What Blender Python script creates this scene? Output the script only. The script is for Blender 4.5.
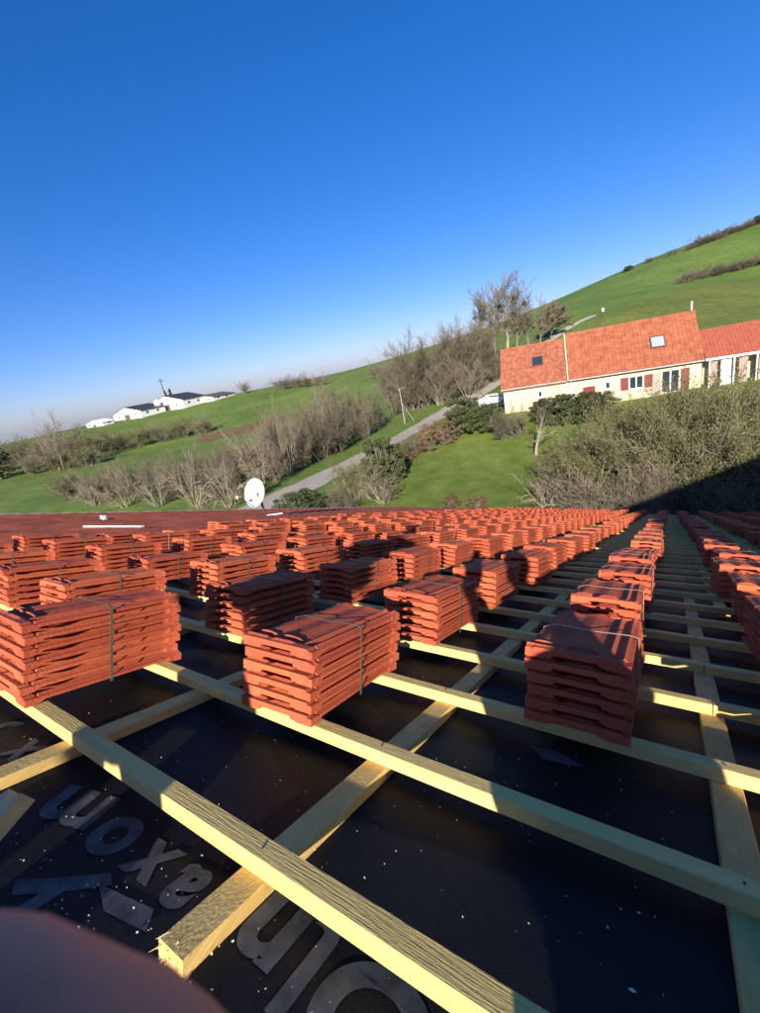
import bpy, bmesh, math, random
import numpy as np
from mathutils import Vector, Matrix

for o in list(bpy.data.objects): bpy.data.objects.remove(o, do_unlink=True)
SC = bpy.context.scene
COL = SC.collection
rad = math.radians

# ------------------------------------------------------------------ camera
# roof frame: u along the battens (right), v down the slope, w off the roof; w = 0 is the top of the battens
G = 0.37                                   # batten gauge in metres
FPX = 439.934                              # focal length in pixels of the 760 px wide photograph
YAW, PIT, ROL = rad(33.3), rad(1.12), rad(-0.6)
CAMH = 1.598*G
PITCH = rad(20.0)                          # slope of the roof
CAMZ = 11.3                                # camera above the lowest ground
cP, sP = math.cos(PITCH), math.sin(PITCH)
def rw(u, v, w=0.0):                       # roof point -> world, camera above (0,0)
    w = w - CAMH
    return Vector((u, v*cP + w*sP, CAMZ - v*sP + w*cP))
ROOFROT = Matrix.Rotation(-PITCH, 4, 'X')
def _camaxes():
    fw = np.array([-math.sin(YAW)*math.cos(PIT), math.cos(YAW)*math.cos(PIT), -math.sin(PIT)])
    rt = np.array([math.cos(YAW), math.sin(YAW), 0.0]); dn = np.cross(fw, rt)
    x = math.cos(ROL)*rt + math.sin(ROL)*dn; y = -math.sin(ROL)*rt + math.cos(ROL)*dn
    tw = lambda p: np.array([p[0], p[1]*cP + p[2]*sP, -p[1]*sP + p[2]*cP])
    return np.stack([tw(x), tw(y), tw(fw)])
AX = _camaxes()
CAM = np.array([0, 0, CAMZ])
cam = bpy.data.cameras.new('camera'); camo = bpy.data.objects.new('camera', cam); COL.objects.link(camo)
camo.matrix_world = Matrix(((AX[0][0], -AX[1][0], -AX[2][0], 0), (AX[0][1], -AX[1][1], -AX[2][1], 0),
                            (AX[0][2], -AX[1][2], -AX[2][2], CAMZ), (0, 0, 0, 1)))
cam.sensor_fit = 'HORIZONTAL'; cam.sensor_width = 36.0; cam.lens = FPX/760*36
cam.clip_start = 0.004; cam.clip_end = 4000
cam.dof.use_dof = True; cam.dof.focus_distance = 6.0; cam.dof.aperture_fstop = 30.0
SC.camera = camo

# ------------------------------------------------------------------ light
def ray(px, py): return np.array([(px-380)/FPX, (py-506.5)/FPX, 1.0]) @ AX
ANTI = ray(478, 552); ANTI = ANTI/np.linalg.norm(ANTI)         # the way the shadows fall
SUNEL = math.asin(-ANTI[2]); SAZ = math.atan2(-ANTI[0], -ANTI[1])
w = bpy.data.worlds.new('World'); SC.world = w; w.use_nodes = True
nt = w.node_tree; bg = nt.nodes['Background']
sky = nt.nodes.new('ShaderNodeTexSky'); sky.sky_type = 'NISHITA'; sky.sun_disc = False
sky.sun_elevation = SUNEL; sky.sun_rotation = SAZ
sky.altitude = 600; sky.air_density = 1.0; sky.dust_density = 0.9; sky.ozone_density = 4.2
gm_ = nt.nodes.new('ShaderNodeGamma'); gm_.inputs[1].default_value = 0.84; nt.links.new(sky.outputs[0], gm_.inputs[0])
hs_ = nt.nodes.new('ShaderNodeHueSaturation'); hs_.inputs['Saturation'].default_value = 1.40; nt.links.new(gm_.outputs[0], hs_.inputs['Color'])
tn = nt.nodes.new('ShaderNodeMix'); tn.data_type = 'RGBA'; tn.blend_type = 'MULTIPLY'; tn.inputs[0].default_value = 1.0; tn.inputs[7].default_value = (0.96, 0.93, 1.30, 1)
nt.links.new(hs_.outputs[0], tn.inputs[6]); nt.links.new(tn.outputs[2], bg.inputs[0]); bg.inputs[1].default_value = 0.085
sl = bpy.data.lights.new('sun', 'SUN'); sl.energy = 5.0; sl.angle = rad(0.55); sl.color = (1.0, 0.92, 0.80)
so = bpy.data.objects.new('sun', sl); COL.objects.link(so)
so.rotation_euler = Vector(ANTI).to_track_quat('-Z', 'Y').to_euler()
so.location = (0, -20, 40)
SC.view_settings.view_transform = 'Standard'; SC.view_settings.look = 'None'
SC.view_settings.gamma = 1.0; SC.view_settings.exposure = 0.90; SC.view_settings.use_curve_mapping = False

# ------------------------------------------------------------------ helpers
def tag(o, label=None, cat=None, group=None, kind=None):
    if label: o['label'] = label
    if cat: o['category'] = cat
    if group: o['group'] = group
    if kind: o['kind'] = kind
    return o
def empty(name, loc=(0, 0, 0), rot=None, parent=None):
    o = bpy.data.objects.new(name, None); COL.objects.link(o)
    o.empty_display_size = 0.1
    o.location = loc
    if rot is not None: o.rotation_euler = rot
    if parent: o.parent = parent
    return o
class MB:
    def __init__(s): s.v = []; s.f = []
    def add(s, vs, fs):
        n = len(s.v); s.v += [tuple(p) for p in vs]; s.f += [tuple(i+n for i in f) for f in fs]; return s
    def box(s, x0, x1, y0, y1, z0, z1, fn=None):
        vs = [(x, y, z) for z in (z0, z1) for y in (y0, y1) for x in (x0, x1)]
        if fn: vs = [fn(*p) for p in vs]
        return s.add(vs, [(0, 2, 3, 1), (4, 5, 7, 6), (0, 1, 5, 4), (2, 6, 7, 3), (0, 4, 6, 2), (1, 3, 7, 5)])
    def prism(s, poly, axis_pts):             # poly: list of 3D points of one end, axis_pts: offset vector
        n = len(poly); d = Vector(axis_pts)
        vs = [tuple(Vector(p)) for p in poly] + [tuple(Vector(p)+d) for p in poly]
        return s.add(vs, [tuple(range(n))[::-1], tuple(range(n, 2*n))] + [(i, (i+1) % n, (i+1) % n+n, i+n) for i in range(n)])
    def tube(s, p0, p1, r0, r1, n=8, caps=True):
        p0 = Vector(p0); p1 = Vector(p1); d = (p1-p0)
        if d.length < 1e-6: return s
        q = d.to_track_quat('Z', 'Y'); a = q @ Vector((1, 0, 0)); b = q @ Vector((0, 1, 0))
        vs = []
        for p, r in ((p0, r0), (p1, r1)):
            for k in range(n):
                t = 2*math.pi*k/n; vs.append(p + a*(r*math.cos(t)) + b*(r*math.sin(t)))
        fs = [(k, (k+1) % n, (k+1) % n+n, k+n) for k in range(n)]
        if caps: fs += [tuple(range(n))[::-1], tuple(range(n, 2*n))]
        return s.add(vs, fs)
    def ball(s, c, r, n=10, m=6, sc=(1, 1, 1)):
        vs = []; fs = []
        for i in range(m+1):
            a = math.pi*i/m
            for k in range(n):
                t = 2*math.pi*k/n
                vs.append((c[0]+r*sc[0]*math.sin(a)*math.cos(t), c[1]+r*sc[1]*math.sin(a)*math.sin(t), c[2]+r*sc[2]*math.cos(a)))
        for i in range(m):
            for k in range(n):
                fs.append((i*n+k, (i+1)*n+k, (i+1)*n+(k+1) % n, i*n+(k+1) % n))
        return s.add(vs, fs)
    def mesh(s, name, smooth=False):
        me = bpy.data.meshes.new(name); me.from_pydata(s.v, [], s.f); me.update()
        if smooth: me.polygons.foreach_set('use_smooth', [True]*len(me.polygons))
        return me
    def build(s, name, mat, parent=None, smooth=False, loc=None):
        return link(name, s.mesh(name, smooth), mat, parent, loc)
def link(name, me, mat=None, parent=None, loc=None):
    if mat is not None and not me.materials: me.materials.append(mat)
    o = bpy.data.objects.new(name, me); COL.objects.link(o)
    if parent: o.parent = parent
    if loc is not None: o.location = loc
    return o

# ------------------------------------------------------------------ materials
def mat(name, col, rough=0.7, var=0.0, scale=8.0, col2=None, bump=0.0, bscale=60.0, rnd=0.0, spec=0.4, stretch=None, detail=5.0, coord='Object'):
    m = bpy.data.materials.new(name); m.use_nodes = True; N = m.node_tree.nodes; L = m.node_tree.links
    b = N['Principled BSDF']; b.inputs['Roughness'].default_value = rough; b.inputs['Specular IOR Level'].default_value = spec
    tc = N.new('ShaderNodeTexCoord'); src = tc.outputs[coord]
    if stretch:
        mp = N.new('ShaderNodeMapping'); mp.inputs['Scale'].default_value = stretch; L.new(src, mp.inputs[0]); src = mp.outputs[0]
    c2 = col2 or tuple(c*(1-var) for c in col)
    nz = N.new('ShaderNodeTexNoise'); nz.inputs['Scale'].default_value = scale; nz.inputs['Detail'].default_value = detail; L.new(src, nz.inputs['Vector'])
    rp = N.new('ShaderNodeValToRGB'); rp.color_ramp.elements[0].position = 0.32; rp.color_ramp.elements[1].position = 0.68
    rp.color_ramp.elements[0].color = (*col, 1); rp.color_ramp.elements[1].color = (*c2, 1); L.new(nz.outputs[0], rp.inputs[0])
    out = rp.outputs[0]
    if rnd:
        oi = N.new('ShaderNodeObjectInfo'); mr = N.new('ShaderNodeMapRange'); mr.inputs[3].default_value = 1-rnd; mr.inputs[4].default_value = 1+rnd
        L.new(oi.outputs['Random'], mr.inputs[0])
        hs = N.new('ShaderNodeHueSaturation'); L.new(mr.outputs[0], hs.inputs['Value']); L.new(out, hs.inputs['Color']); out = hs.outputs[0]
    L.new(out, b.inputs['Base Color'])
    if bump:
        n2 = N.new('ShaderNodeTexNoise'); n2.inputs['Scale'].default_value = bscale; n2.inputs['Detail'].default_value = 6; L.new(src, n2.inputs['Vector'])
        bp = N.new('ShaderNodeBump'); bp.inputs['Strength'].default_value = bump; bp.inputs['Distance'].default_value = 0.01; L.new(n2.outputs[0], bp.inputs['Height']); L.new(bp.outputs[0], b.inputs['Normal'])
    return m
M = {}
M['tile'] = mat('terracotta tile', (0.55, 0.115, 0.050), 0.82, col2=(0.44, 0.088, 0.039), scale=14, bump=0.2, bscale=140, rnd=0.13, spec=0.2)
def weather(m, dust=(0.62, 0.33, 0.24), amt=0.15, hue=0.003):
    N = m.node_tree.nodes; L = m.node_tree.links; b = N['Principled BSDF']; src = b.inputs['Base Color'].links[0].from_socket
    oi = N.new('ShaderNodeObjectInfo'); tc = N.new('ShaderNodeTexCoord'); va = N.new('ShaderNodeVectorMath'); va.operation = 'MULTIPLY_ADD'
    cx = N.new('ShaderNodeCombineXYZ'); L.new(oi.outputs['Random'], cx.inputs[0]); L.new(oi.outputs['Random'], cx.inputs[1]); va.inputs[1].default_value = (37, 91, 13)
    L.new(cx.outputs[0], va.inputs[0]); L.new(tc.outputs['Object'], va.inputs[2])
    nz = N.new('ShaderNodeTexNoise'); nz.inputs['Scale'].default_value = 9; nz.inputs['Detail'].default_value = 9; nz.inputs['Roughness'].default_value = .7; L.new(va.outputs[0], nz.inputs['Vector'])
    mr = N.new('ShaderNodeMapRange'); mr.inputs[1].default_value = .52; mr.inputs[2].default_value = .78; mr.inputs[4].default_value = amt; L.new(nz.outputs[0], mr.inputs[0])
    mx = N.new('ShaderNodeMix'); mx.data_type = 'RGBA'; mx.inputs[7].default_value = (*dust, 1); L.new(mr.outputs[0], mx.inputs[0]); L.new(src, mx.inputs[6])
    hs = N.new('ShaderNodeHueSaturation'); h2 = N.new('ShaderNodeMapRange'); h2.inputs[3].default_value = .5-hue; h2.inputs[4].default_value = .5+hue; L.new(oi.outputs['Random'], h2.inputs[0]); L.new(h2.outputs[0], hs.inputs['Hue']); L.new(mx.outputs[2], hs.inputs['Color'])
    L.new(hs.outputs[0], b.inputs['Base Color'])
weather(M['tile'])
M['tile_laid'] = mat('laid terracotta tile', (0.30, 0.075, 0.045), 0.85, col2=(0.13, 0.038, 0.026), scale=1.6, bump=0.1, bscale=90, spec=0.35)  # base darkened: the dim look under grazing sun is put into the colour
M['wood'] = mat('sawn pine', (0.79, 0.585, 0.205), 0.8, col2=(0.69, 0.49, 0.155), scale=9, bump=0.3, bscale=70, rnd=0.1, stretch=(0.35, 5, 5), spec=0.25)
M['wood_v'] = mat('sawn pine counter batten', (0.74, 0.51, 0.17), 0.8, col2=(0.60, 0.39, 0.12), scale=9, bump=0.3, bscale=70, rnd=0.1, stretch=(5, 0.35, 5), spec=0.25)
M['splinter'] = mat('fresh split pine', (0.72, 0.52, 0.25), 0.8, var=0.2, scale=40)
M['strap'] = mat('plastic strap', (0.10, 0.11, 0.07), 0.45, var=0.2)
M['strap_pale'] = mat('pale plastic strap', (0.42, 0.30, 0.22), 0.45, var=0.2)
M['print'] = mat('worn grey print', (0.095, 0.097, 0.10), 0.8, col2=(0.030, 0.031, 0.033), scale=26, detail=9, coord='Object')
M['dust'] = mat('sawdust', (0.75, 0.68, 0.52), 0.9, var=0.3)
M['zinc'] = mat('zinc', (0.42, 0.43, 0.45), 0.4, var=0.3, scale=4)
M['render'] = mat('cream wall render', (0.68, 0.58, 0.38), 0.88, col2=(0.50, 0.42, 0.28), scale=0.9, detail=9, bump=0.1)
M['grey_render'] = mat('grey wall render', (0.5, 0.47, 0.42), 0.85, var=0.15, scale=1.0, bump=0.1)
M['white'] = mat('white paint', (0.8, 0.79, 0.76), 0.6, var=0.06, scale=2)
M['white_wall'] = mat('whitewashed wall', (0.8, 0.78, 0.73), 0.85, var=0.12, scale=0.6)
M['shutter'] = mat('oxblood paint', (0.20, 0.03, 0.028), 0.55, var=0.2, scale=4)
M['slate'] = mat('dark roof sheet', (0.045, 0.043, 0.045), 0.6, var=0.3, scale=1)
M['barn_roof'] = mat('brown barn roof', (0.13, 0.09, 0.07), 0.7, var=0.3, scale=1)
M['glass'] = mat('window glass', (0.03, 0.04, 0.05), 0.06, var=0.2, spec=0.8)
M['skyglass'] = mat('roof window glass', (0.35, 0.38, 0.42), 0.05, var=0.2, spec=0.9)
M['dark_metal'] = mat('dark grey metal', (0.05, 0.055, 0.06), 0.45, var=0.2)
M['black'] = mat('black rubber', (0.02, 0.02, 0.02), 0.6, var=0.2)
M['dish'] = mat('satellite dish enamel', (0.82, 0.80, 0.74), 0.4, var=0.06)
M['concrete'] = mat('concrete pole', (0.38, 0.36, 0.31), 0.85, var=0.15)
M['asphalt'] = mat('worn asphalt', (0.40, 0.345, 0.275), 0.92, col2=(0.31, 0.265, 0.21), scale=0.7, bump=0.2, bscale=30, coord='Object')
M['gravel'] = mat('gravel track', (0.42, 0.37, 0.29), 0.95, col2=(0.33, 0.29, 0.22), scale=0.8)
M['car'] = mat('white car paint', (0.78, 0.79, 0.80), 0.25, var=0.03, spec=0.6)
M['rubble'] = mat('pinkish stone', (0.55, 0.38, 0.32), 0.9, var=0.3, scale=5)
M['skin'] = mat('skin', (0.72, 0.26, 0.165), 0.6, col2=(0.60, 0.20, 0.125), scale=30, bump=0.06, bscale=400)
M['jacket'] = mat('navy work jacket', (0.03, 0.04, 0.07), 0.85, var=0.2)
M['trousers'] = mat('grey work trousers', (0.09, 0.09, 0.09), 0.9, var=0.2)
M['hair'] = mat('dark hair', (0.03, 0.02, 0.015), 0.7, var=0.2)
M['boot'] = mat('brown leather boot', (0.10, 0.06, 0.035), 0.6, var=0.2)
M['bark'] = mat('grey brown bark', (0.20, 0.165, 0.125), 0.9, col2=(0.13, 0.105, 0.08), scale=6)
M['bark_pale'] = mat('pale grey bark', (0.34, 0.295, 0.225), 0.9, col2=(0.24, 0.205, 0.155), scale=6)
M['twig'] = mat('brown twigs', (0.20, 0.170, 0.115), 0.9, col2=(0.135, 0.112, 0.075), scale=1.5, rnd=0.22)
M['twig_pale'] = mat('pale twigs', (0.245, 0.198, 0.13), 0.9, col2=(0.17, 0.137, 0.09), scale=1.5, rnd=0.18)
M['twig_olive'] = mat('olive twigs', (0.21, 0.185, 0.095), 0.85, col2=(0.15, 0.13, 0.07), scale=1.2, rnd=0.2)
def leafmat(name, c1, c2, rnd=0.2):
    m = mat(name, c1, 0.55, col2=c2, scale=2.5, rnd=rnd, spec=0.3); return m
M['leaf_olive'] = leafmat('olive leaves', (0.14, 0.145, 0.055), (0.095, 0.10, 0.038))
M['leaf_dark'] = leafmat('dark evergreen leaves', (0.045, 0.06, 0.022), (0.068, 0.085, 0.03))
M['leaf_mid'] = leafmat('mid evergreen leaves', (0.085, 0.10, 0.034), (0.055, 0.07, 0.024))
M['leaf_dry'] = leafmat('dry brown leaves', (0.19, 0.105, 0.05), (0.12, 0.075, 0.04))
M['needle'] = leafmat('conifer needles', (0.02, 0.032, 0.02), (0.03, 0.045, 0.024))

def membrane_mat():
    m = bpy.data.materials.new('black roof underlay'); m.use_nodes = True; N = m.node_tree.nodes; L = m.node_tree.links
    b = N['Principled BSDF']; b.inputs['Specular IOR Level'].default_value = 0.13
    tc = N.new('ShaderNodeTexCoord')
    nz = N.new('ShaderNodeTexNoise'); nz.inputs['Scale'].default_value = 2.2; nz.inputs['Detail'].default_value = 7; L.new(tc.outputs['Object'], nz.inputs['Vector'])
    rp = N.new('ShaderNodeValToRGB'); rp.color_ramp.elements[0].position = 0.35; rp.color_ramp.elements[1].position = 0.8
    rp.color_ramp.elements[0].color = (0.0088, 0.0088, 0.0090, 1); rp.color_ramp.elements[1].color = (0.016, 0.016, 0.0165, 1); L.new(nz.outputs[0], rp.inputs[0])
    L.new(rp.outputs[0], b.inputs['Base Color'])
    r2 = N.new('ShaderNodeMapRange'); r2.inputs[3].default_value = 0.45; r2.inputs[4].default_value = 0.7; L.new(nz.outputs[0], r2.inputs[0]); L.new(r2.outputs[0], b.inputs['Roughness'])
    ck = N.new('ShaderNodeTexVoronoi'); ck.inputs['Scale'].default_value = 420; L.new(tc.outputs['Object'], ck.inputs['Vector'])
    n3 = N.new('ShaderNodeTexNoise'); n3.inputs['Scale'].default_value = 9; n3.inputs['Detail'].default_value = 5; L.new(tc.outputs['Object'], n3.inputs['Vector'])
    ad = N.new('ShaderNodeMath'); ad.operation = 'MULTIPLY_ADD'; ad.inputs[1].default_value = 0.10; L.new(ck.outputs[0], ad.inputs[0]); L.new(n3.outputs[0], ad.inputs[2])
    bp = N.new('ShaderNodeBump'); bp.inputs['Strength'].default_value = 0.5; bp.inputs['Distance'].default_value = 0.008
    L.new(ad.outputs[0], bp.inputs['Height']); L.new(bp.outputs[0], b.inputs['Normal'])
    return m
M['membrane'] = membrane_mat()

def grass_mat():
    m = bpy.data.materials.new('pasture grass'); m.use_nodes = True; N = m.node_tree.nodes; L = m.node_tree.links
    b = N['Principled BSDF']; b.inputs['Roughness'].default_value = 0.9; b.inputs['Specular IOR Level'].default_value = 0.15
    tc = N.new('ShaderNodeTexCoord'); at = N.new('ShaderNodeAttribute'); at.attribute_name = 'field'
    def noise(s, d): n = N.new('ShaderNodeTexNoise'); n.inputs['Scale'].default_value = s; n.inputs['Detail'].default_value = d; L.new(tc.outputs['Object'], n.inputs['Vector']); return n.outputs[0]
    def ramp(src, a, b_, p0=0.3, p1=0.7):
        r = N.new('ShaderNodeValToRGB'); r.color_ramp.elements[0].position = p0; r.color_ramp.elements[1].position = p1
        r.color_ramp.elements[0].color = (*a, 1); r.color_ramp.elements[1].color = (*b_, 1); L.new(src, r.inputs[0]); return r.outputs[0]
    def mix(fac, a, c, mode='MIX'):
        x = N.new('ShaderNodeMix'); x.data_type = 'RGBA'; x.blend_type = mode
        if isinstance(fac, float): x.inputs[0].default_value = fac
        else: L.new(fac, x.inputs[0])
        L.new(a, x.inputs[6]); L.new(c, x.inputs[7]); return x.outputs[2]
    big = ramp(noise(0.045, 6), (0.70, 0.76, 0.66), (1.2, 1.12, 1.14))
    mid = ramp(noise(0.6, 6), (0.70, 0.78, 0.64), (1.26, 1.18, 1.14), 0.3, 0.7)
    fine = ramp(noise(9.0, 5), (0.66, 0.7, 0.6), (1.32, 1.28, 1.2), 0.3, 0.7)
    c = mix(1.0, at.outputs['Color'], big, 'MULTIPLY'); c = mix(1.0, c, mid, 'MULTIPLY'); c = mix(0.8, c, fine, 'MULTIPLY')
    L.new(c, b.inputs['Base Color'])
    bp = N.new('ShaderNodeBump'); bp.inputs['Strength'].default_value = 0.7; bp.inputs['Distance'].default_value = 0.12
    L.new(noise(5.0, 8), bp.inputs['Height']); L.new(bp.outputs[0], b.inputs['Normal'])
    return m
M['grass'] = grass_mat()

# ------------------------------------------------------------------ terrain
def atD(px, py, D):
    d = ray(px, py); return CAM + d*D/math.hypot(d[0], d[1])
def atZ(px, py, z):                        # z relative to the camera
    d = ray(px, py); return CAM + d*z/d[2]
def topx(p):
    c = AX @ (np.asarray(p, float)-CAM); return 380+FPX*c[0]/c[2], 506.5+FPX*c[1]/c[2]
ctrl = [atD(*q) for q in [(285,498,50),(340,470,62),(400,437,78),(440,415,92),(500,378,120),
    (450,505,34),(430,480,40),(500,470,41),(580,440,47),
    (30,495,110),(60,475,145),(120,480,100),(150,455,150),(90,428,262),(200,402,272),(330,378,252),(420,350,270),(250,392,262),
    (230,430,165),(340,400,165),(200,480,75),
    (570,330,160),(592,317,172),(640,305,165),(650,290,205),(760,300,165),(760,272,235),(560,300,300),(610,277,320),(660,255,345),(710,237,365),(760,222,385)]]
ctrl += [np.array([x, y, CAMZ+z]) for x, y, z in [(-25,-15,-11.6),(-25,12,-12),(15,-15,-11.2),(15,20,-11.2),(30,40,-9.6),(0,-40,-11.2),(0,27,-11.4),(-10,28,-11.6),
    (12,32,-11),(45,0,-10.5),(-60,-30,-12.3),(-45,10,-12.4),(60,60,-6),(100,110,0),(-16,52,-8.15),(2.5,56,-8.1),(9,57,-8.0),(-18,63,-7.8),(1,70,-7.4),(12,66,-7.2),
    (-420,160,-9),(-330,330,-14),(-200,420,-10),(-90,470,8),(20,560,30),(120,540,52),(150,320,50),(160,200,24),(200,-50,-4),(-200,-120,-14),(0,-220,-10)]]
ctrl = np.array(ctrl)
def _fit(P, lam=0.6):
    X = P[:, :2]/100.0; n = len(P)
    r = np.linalg.norm(X[:, None]-X[None], axis=2); K = np.where(r > 0, r*r*np.log(np.maximum(r, 1e-9)), 0)
    A = np.zeros((n+3, n+3)); A[:n, :n] = K+np.eye(n)*lam*1e-3; A[:n, n] = 1; A[:n, n+1:] = X; A[n, :n] = 1; A[n+1:, :n] = X.T
    return X, np.linalg.solve(A, np.concatenate([P[:, 2], np.zeros(3)]))
_TX, _TW = _fit(ctrl)
def hz(x, y):
    x = np.atleast_1d(np.asarray(x, float)); y = np.atleast_1d(np.asarray(y, float)); Q = np.stack([x, y], 1)/100.0; n = len(_TX)
    out = np.empty(len(Q))
    for i in range(0, len(Q), 4000):
        q = Q[i:i+4000]; r = np.linalg.norm(q[:, None]-_TX[None], axis=2); K = np.where(r > 1e-9, r*r*np.log(np.maximum(r, 1e-9)), 0)
        out[i:i+4000] = K @ _TW[:n] + _TW[n] + q @ _TW[n+1:]
    return out
def hz1(x, y): return float(hz(x, y)[0])
def ground(px, py, Dmin=24, Dmax=420):     # where the ray through a photo pixel meets the ground
    d = ray(px, py); d = d/math.hypot(d[0], d[1]); t = np.concatenate([np.arange(Dmin, 140, 0.5), np.arange(140, Dmax, 2.0)])
    p = CAM+t[:, None]*d; below = p[:, 2] <= hz(p[:, 0], p[:, 1])
    k = int(np.argmax(below)) if below.any() else len(t)-1
    x, y = p[k][0], p[k][1]
    return np.array([x, y, hz1(x, y)])
def axis_pts(spec):
    out = []
    for a, b, s in spec: out += list(np.arange(a, b, s))
    return np.array(out+[spec[-1][1]])
gx = axis_pts([(-900,-420,40),(-420,-160,8),(-160,-70,3),(-70,25,1.5),(25,80,4),(80,200,10),(200,800,50)])
gy = axis_pts([(-300,-40,30),(-40,16,6),(16,130,1.5),(130,220,4),(220,440,7),(440,600,20),(600,1400,80)])
XX, YY = np.meshgrid(gx, gy); ZZ = hz(XX.ravel(), YY.ravel())
# far rim: keep the extrapolated surface tame
far = np.hypot(XX.ravel(), YY.ravel()); lim = np.clip((far-450)/300, 0, 1); ZZ = ZZ*(1-lim) + (CAMZ-25)*lim
rngt = np.random.default_rng(5)
ZZ = ZZ + rngt.normal(0, 1, ZZ.shape)*0.02
nx, ny = len(gx), len(gy)
me = bpy.data.meshes.new('ground')
idx = np.arange(nx*ny).reshape(ny, nx)
me.from_pydata(np.stack([XX.ravel(), YY.ravel(), ZZ], 1).tolist(), [], np.stack([idx[:-1, :-1].ravel(), idx[:-1, 1:].ravel(), idx[1:, 1:].ravel(), idx[1:, :-1].ravel()], 1).tolist())
me.polygons.foreach_set('use_smooth', [True]*len(me.polygons))
def inpoly(X, Y, poly):
    c = np.zeros(X.shape, bool); n = len(poly)
    for i in range(n):
        x0, y0 = poly[i]; x1, y1 = poly[(i+1) % n]
        c ^= ((y0 > Y) != (y1 > Y)) & (X < (x1-x0)*(Y-y0)/(y1-y0+1e-12)+x0)
    return c
def gpoly(pts): return [tuple(ground(*p)[:2]) for p in pts]
Xr, Yr = XX.ravel(), YY.ravel()
col = np.tile(np.array([0.120, 0.175, 0.044]), (nx*ny, 1))
col[(Yr > 150) & (Xr > -60)] = (0.112, 0.172, 0.044)                               # hill pasture
col[inpoly(Xr, Yr, gpoly([(578,330),(600,318),(640,303),(700,285),(758,278),(758,320),(640,330)]))] = (0.125, 0.15, 0.042)
col[inpoly(Xr, Yr, gpoly([(196,437),(262,421),(300,412),(300,418),(262,430),(200,444)]))] = (0.15, 0.11, 0.06)   # ploughed strip
col[(Xr > -24) & (Xr < 30) & (Yr > 26) & (Yr < 56)] = (0.126, 0.168, 0.040)         # lawn
col[(Yr > 330) & (Xr > 5)] = (0.07, 0.06, 0.04)
ca = me.color_attributes.new('field', 'FLOAT_COLOR', 'POINT'); ca.data.foreach_set('color', np.concatenate([col, np.ones((len(col), 1))], 1).ravel())
me.materials.append(M['grass'])
tag(link('ground', me), kind='structure')

def strip(name, pix, width, m, dz, extra=None):
    pts = [ground(*p)[:2] for p in pix]
    if extra: pts = [np.array(p) for p in extra.get('pre', [])] + pts + [np.array(p) for p in extra.get('post', [])]
    pts = np.array(pts); seg = np.linalg.norm(np.diff(pts, axis=0), axis=1); s = np.concatenate([[0], np.cumsum(seg)])
    tt = np.arange(0, s[-1], 1.0); xs = np.interp(tt, s, pts[:, 0]); ys = np.interp(tt, s, pts[:, 1])
    for _ in range(12):
        xs[1:-1] = (xs[:-2]+2*xs[1:-1]+xs[2:])/4; ys[1:-1] = (ys[:-2]+2*ys[1:-1]+ys[2:])/4
    dx = np.gradient(xs); dy = np.gradient(ys); l = np.hypot(dx, dy); nxx = -dy/l; nyy = dx/l
    mb = MB(); K = 6; r = random.Random(3)
    for i in range(len(xs)):
        wv = width*(1+0.05*math.sin(i*0.7)+r.uniform(-.03, .03))
        for k in range(K+1):
            q = (k/K-0.5)*wv; x = xs[i]+nxx[i]*q; y = ys[i]+nyy[i]*q
            mb.v.append((x, y, hz1(x, y)+dz-(0.12 if k in (0, K) else 0)))
    for i in range(len(xs)-1):
        for k in range(K): mb.f.append((i*(K+1)+k, i*(K+1)+k+1, (i+1)*(K+1)+k+1, (i+1)*(K+1)+k))
    return tag(mb.build(name, m, smooth=True), kind='structure')
strip('road', [(262,508),(290,494),(340,469),(385,446),(420,427),(447,411),(470,398),(498,380),(512,370)], 7.4, M['asphalt'], 0.12, {'pre': [(-40, 10)]})
strip('driveway', [(470,398),(486,402),(500,407)], 4.0, M['asphalt'], 0.15, {'post': [(-20, 57)]})
strip('path', [(540,347),(560,334),(575,324),(594,316)], 4.0, M['gravel'], 0.14)

# ------------------------------------------------------------------ the roof being tiled (a building)
random.seed(11)
VE = 62*G; UL = -38*G; UR = 24*G; VR = 0.06          # eave, left verge, right verge, ridge
UT = -19.6*G                                         # laid tiles are left of this line, further in near the ridge
def bound(v): return (-14.9 if v < 11*G else -16.8 if v < 19*G else -18.7 if v < 34*G else -19.6)*G
base = Vector((-3, 10, CAMZ-11.4))
roof = empty('house_under_repair', base)
tag(roof, 'long low house with battened black roof underlay, stacked with new clay tiles', 'house')
def R2(u, v, w=0.0): return rw(u, v, w)-base
WM = -0.057                                           # the underlay's level
CBU = [(-1.593+1.83*k)*G for k in range(-9, 14)]
def sag(u, v):
    k = (u-CBU[0]-0.03)/(1.83*G); fr = k-math.floor(k)
    s = math.sin(math.pi*fr)
    return -0.016*s*s*(0.8+0.2*math.sin(v*2.1+math.floor(k)*1.7)) + 0.006*s*math.sin(v*9+u*21+math.sin(u*5+v*3)*2)*max(0, 1-v/2.5)*max(0, min(1, -.3-u)) + 0.0035*s*math.sin(v*7.3+u*3.1+math.floor(k))*math.sin(v*2.3+math.floor(k)*2)
def sheet(name, u0, u1, v0, v1, du, dv):
    nu = int((u1-u0)/du)+1; nv = int((v1-v0)/dv)+1; mb = MB()
    for j in range(nv+1):
        for i in range(nu+1):
            u = u0+(u1-u0)*i/nu; v = v0+(v1-v0)*j/nv; mb.v.append(tuple(R2(u, v, WM+sag(u, v))))
    for j in range(nv):
        for i in range(nu): mb.f.append((j*(nu+1)+i, j*(nu+1)+i+1, (j+1)*(nu+1)+i+1, (j+1)*(nu+1)+i))
    return mb.build(name, M['membrane'], roof, smooth=True)
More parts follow.
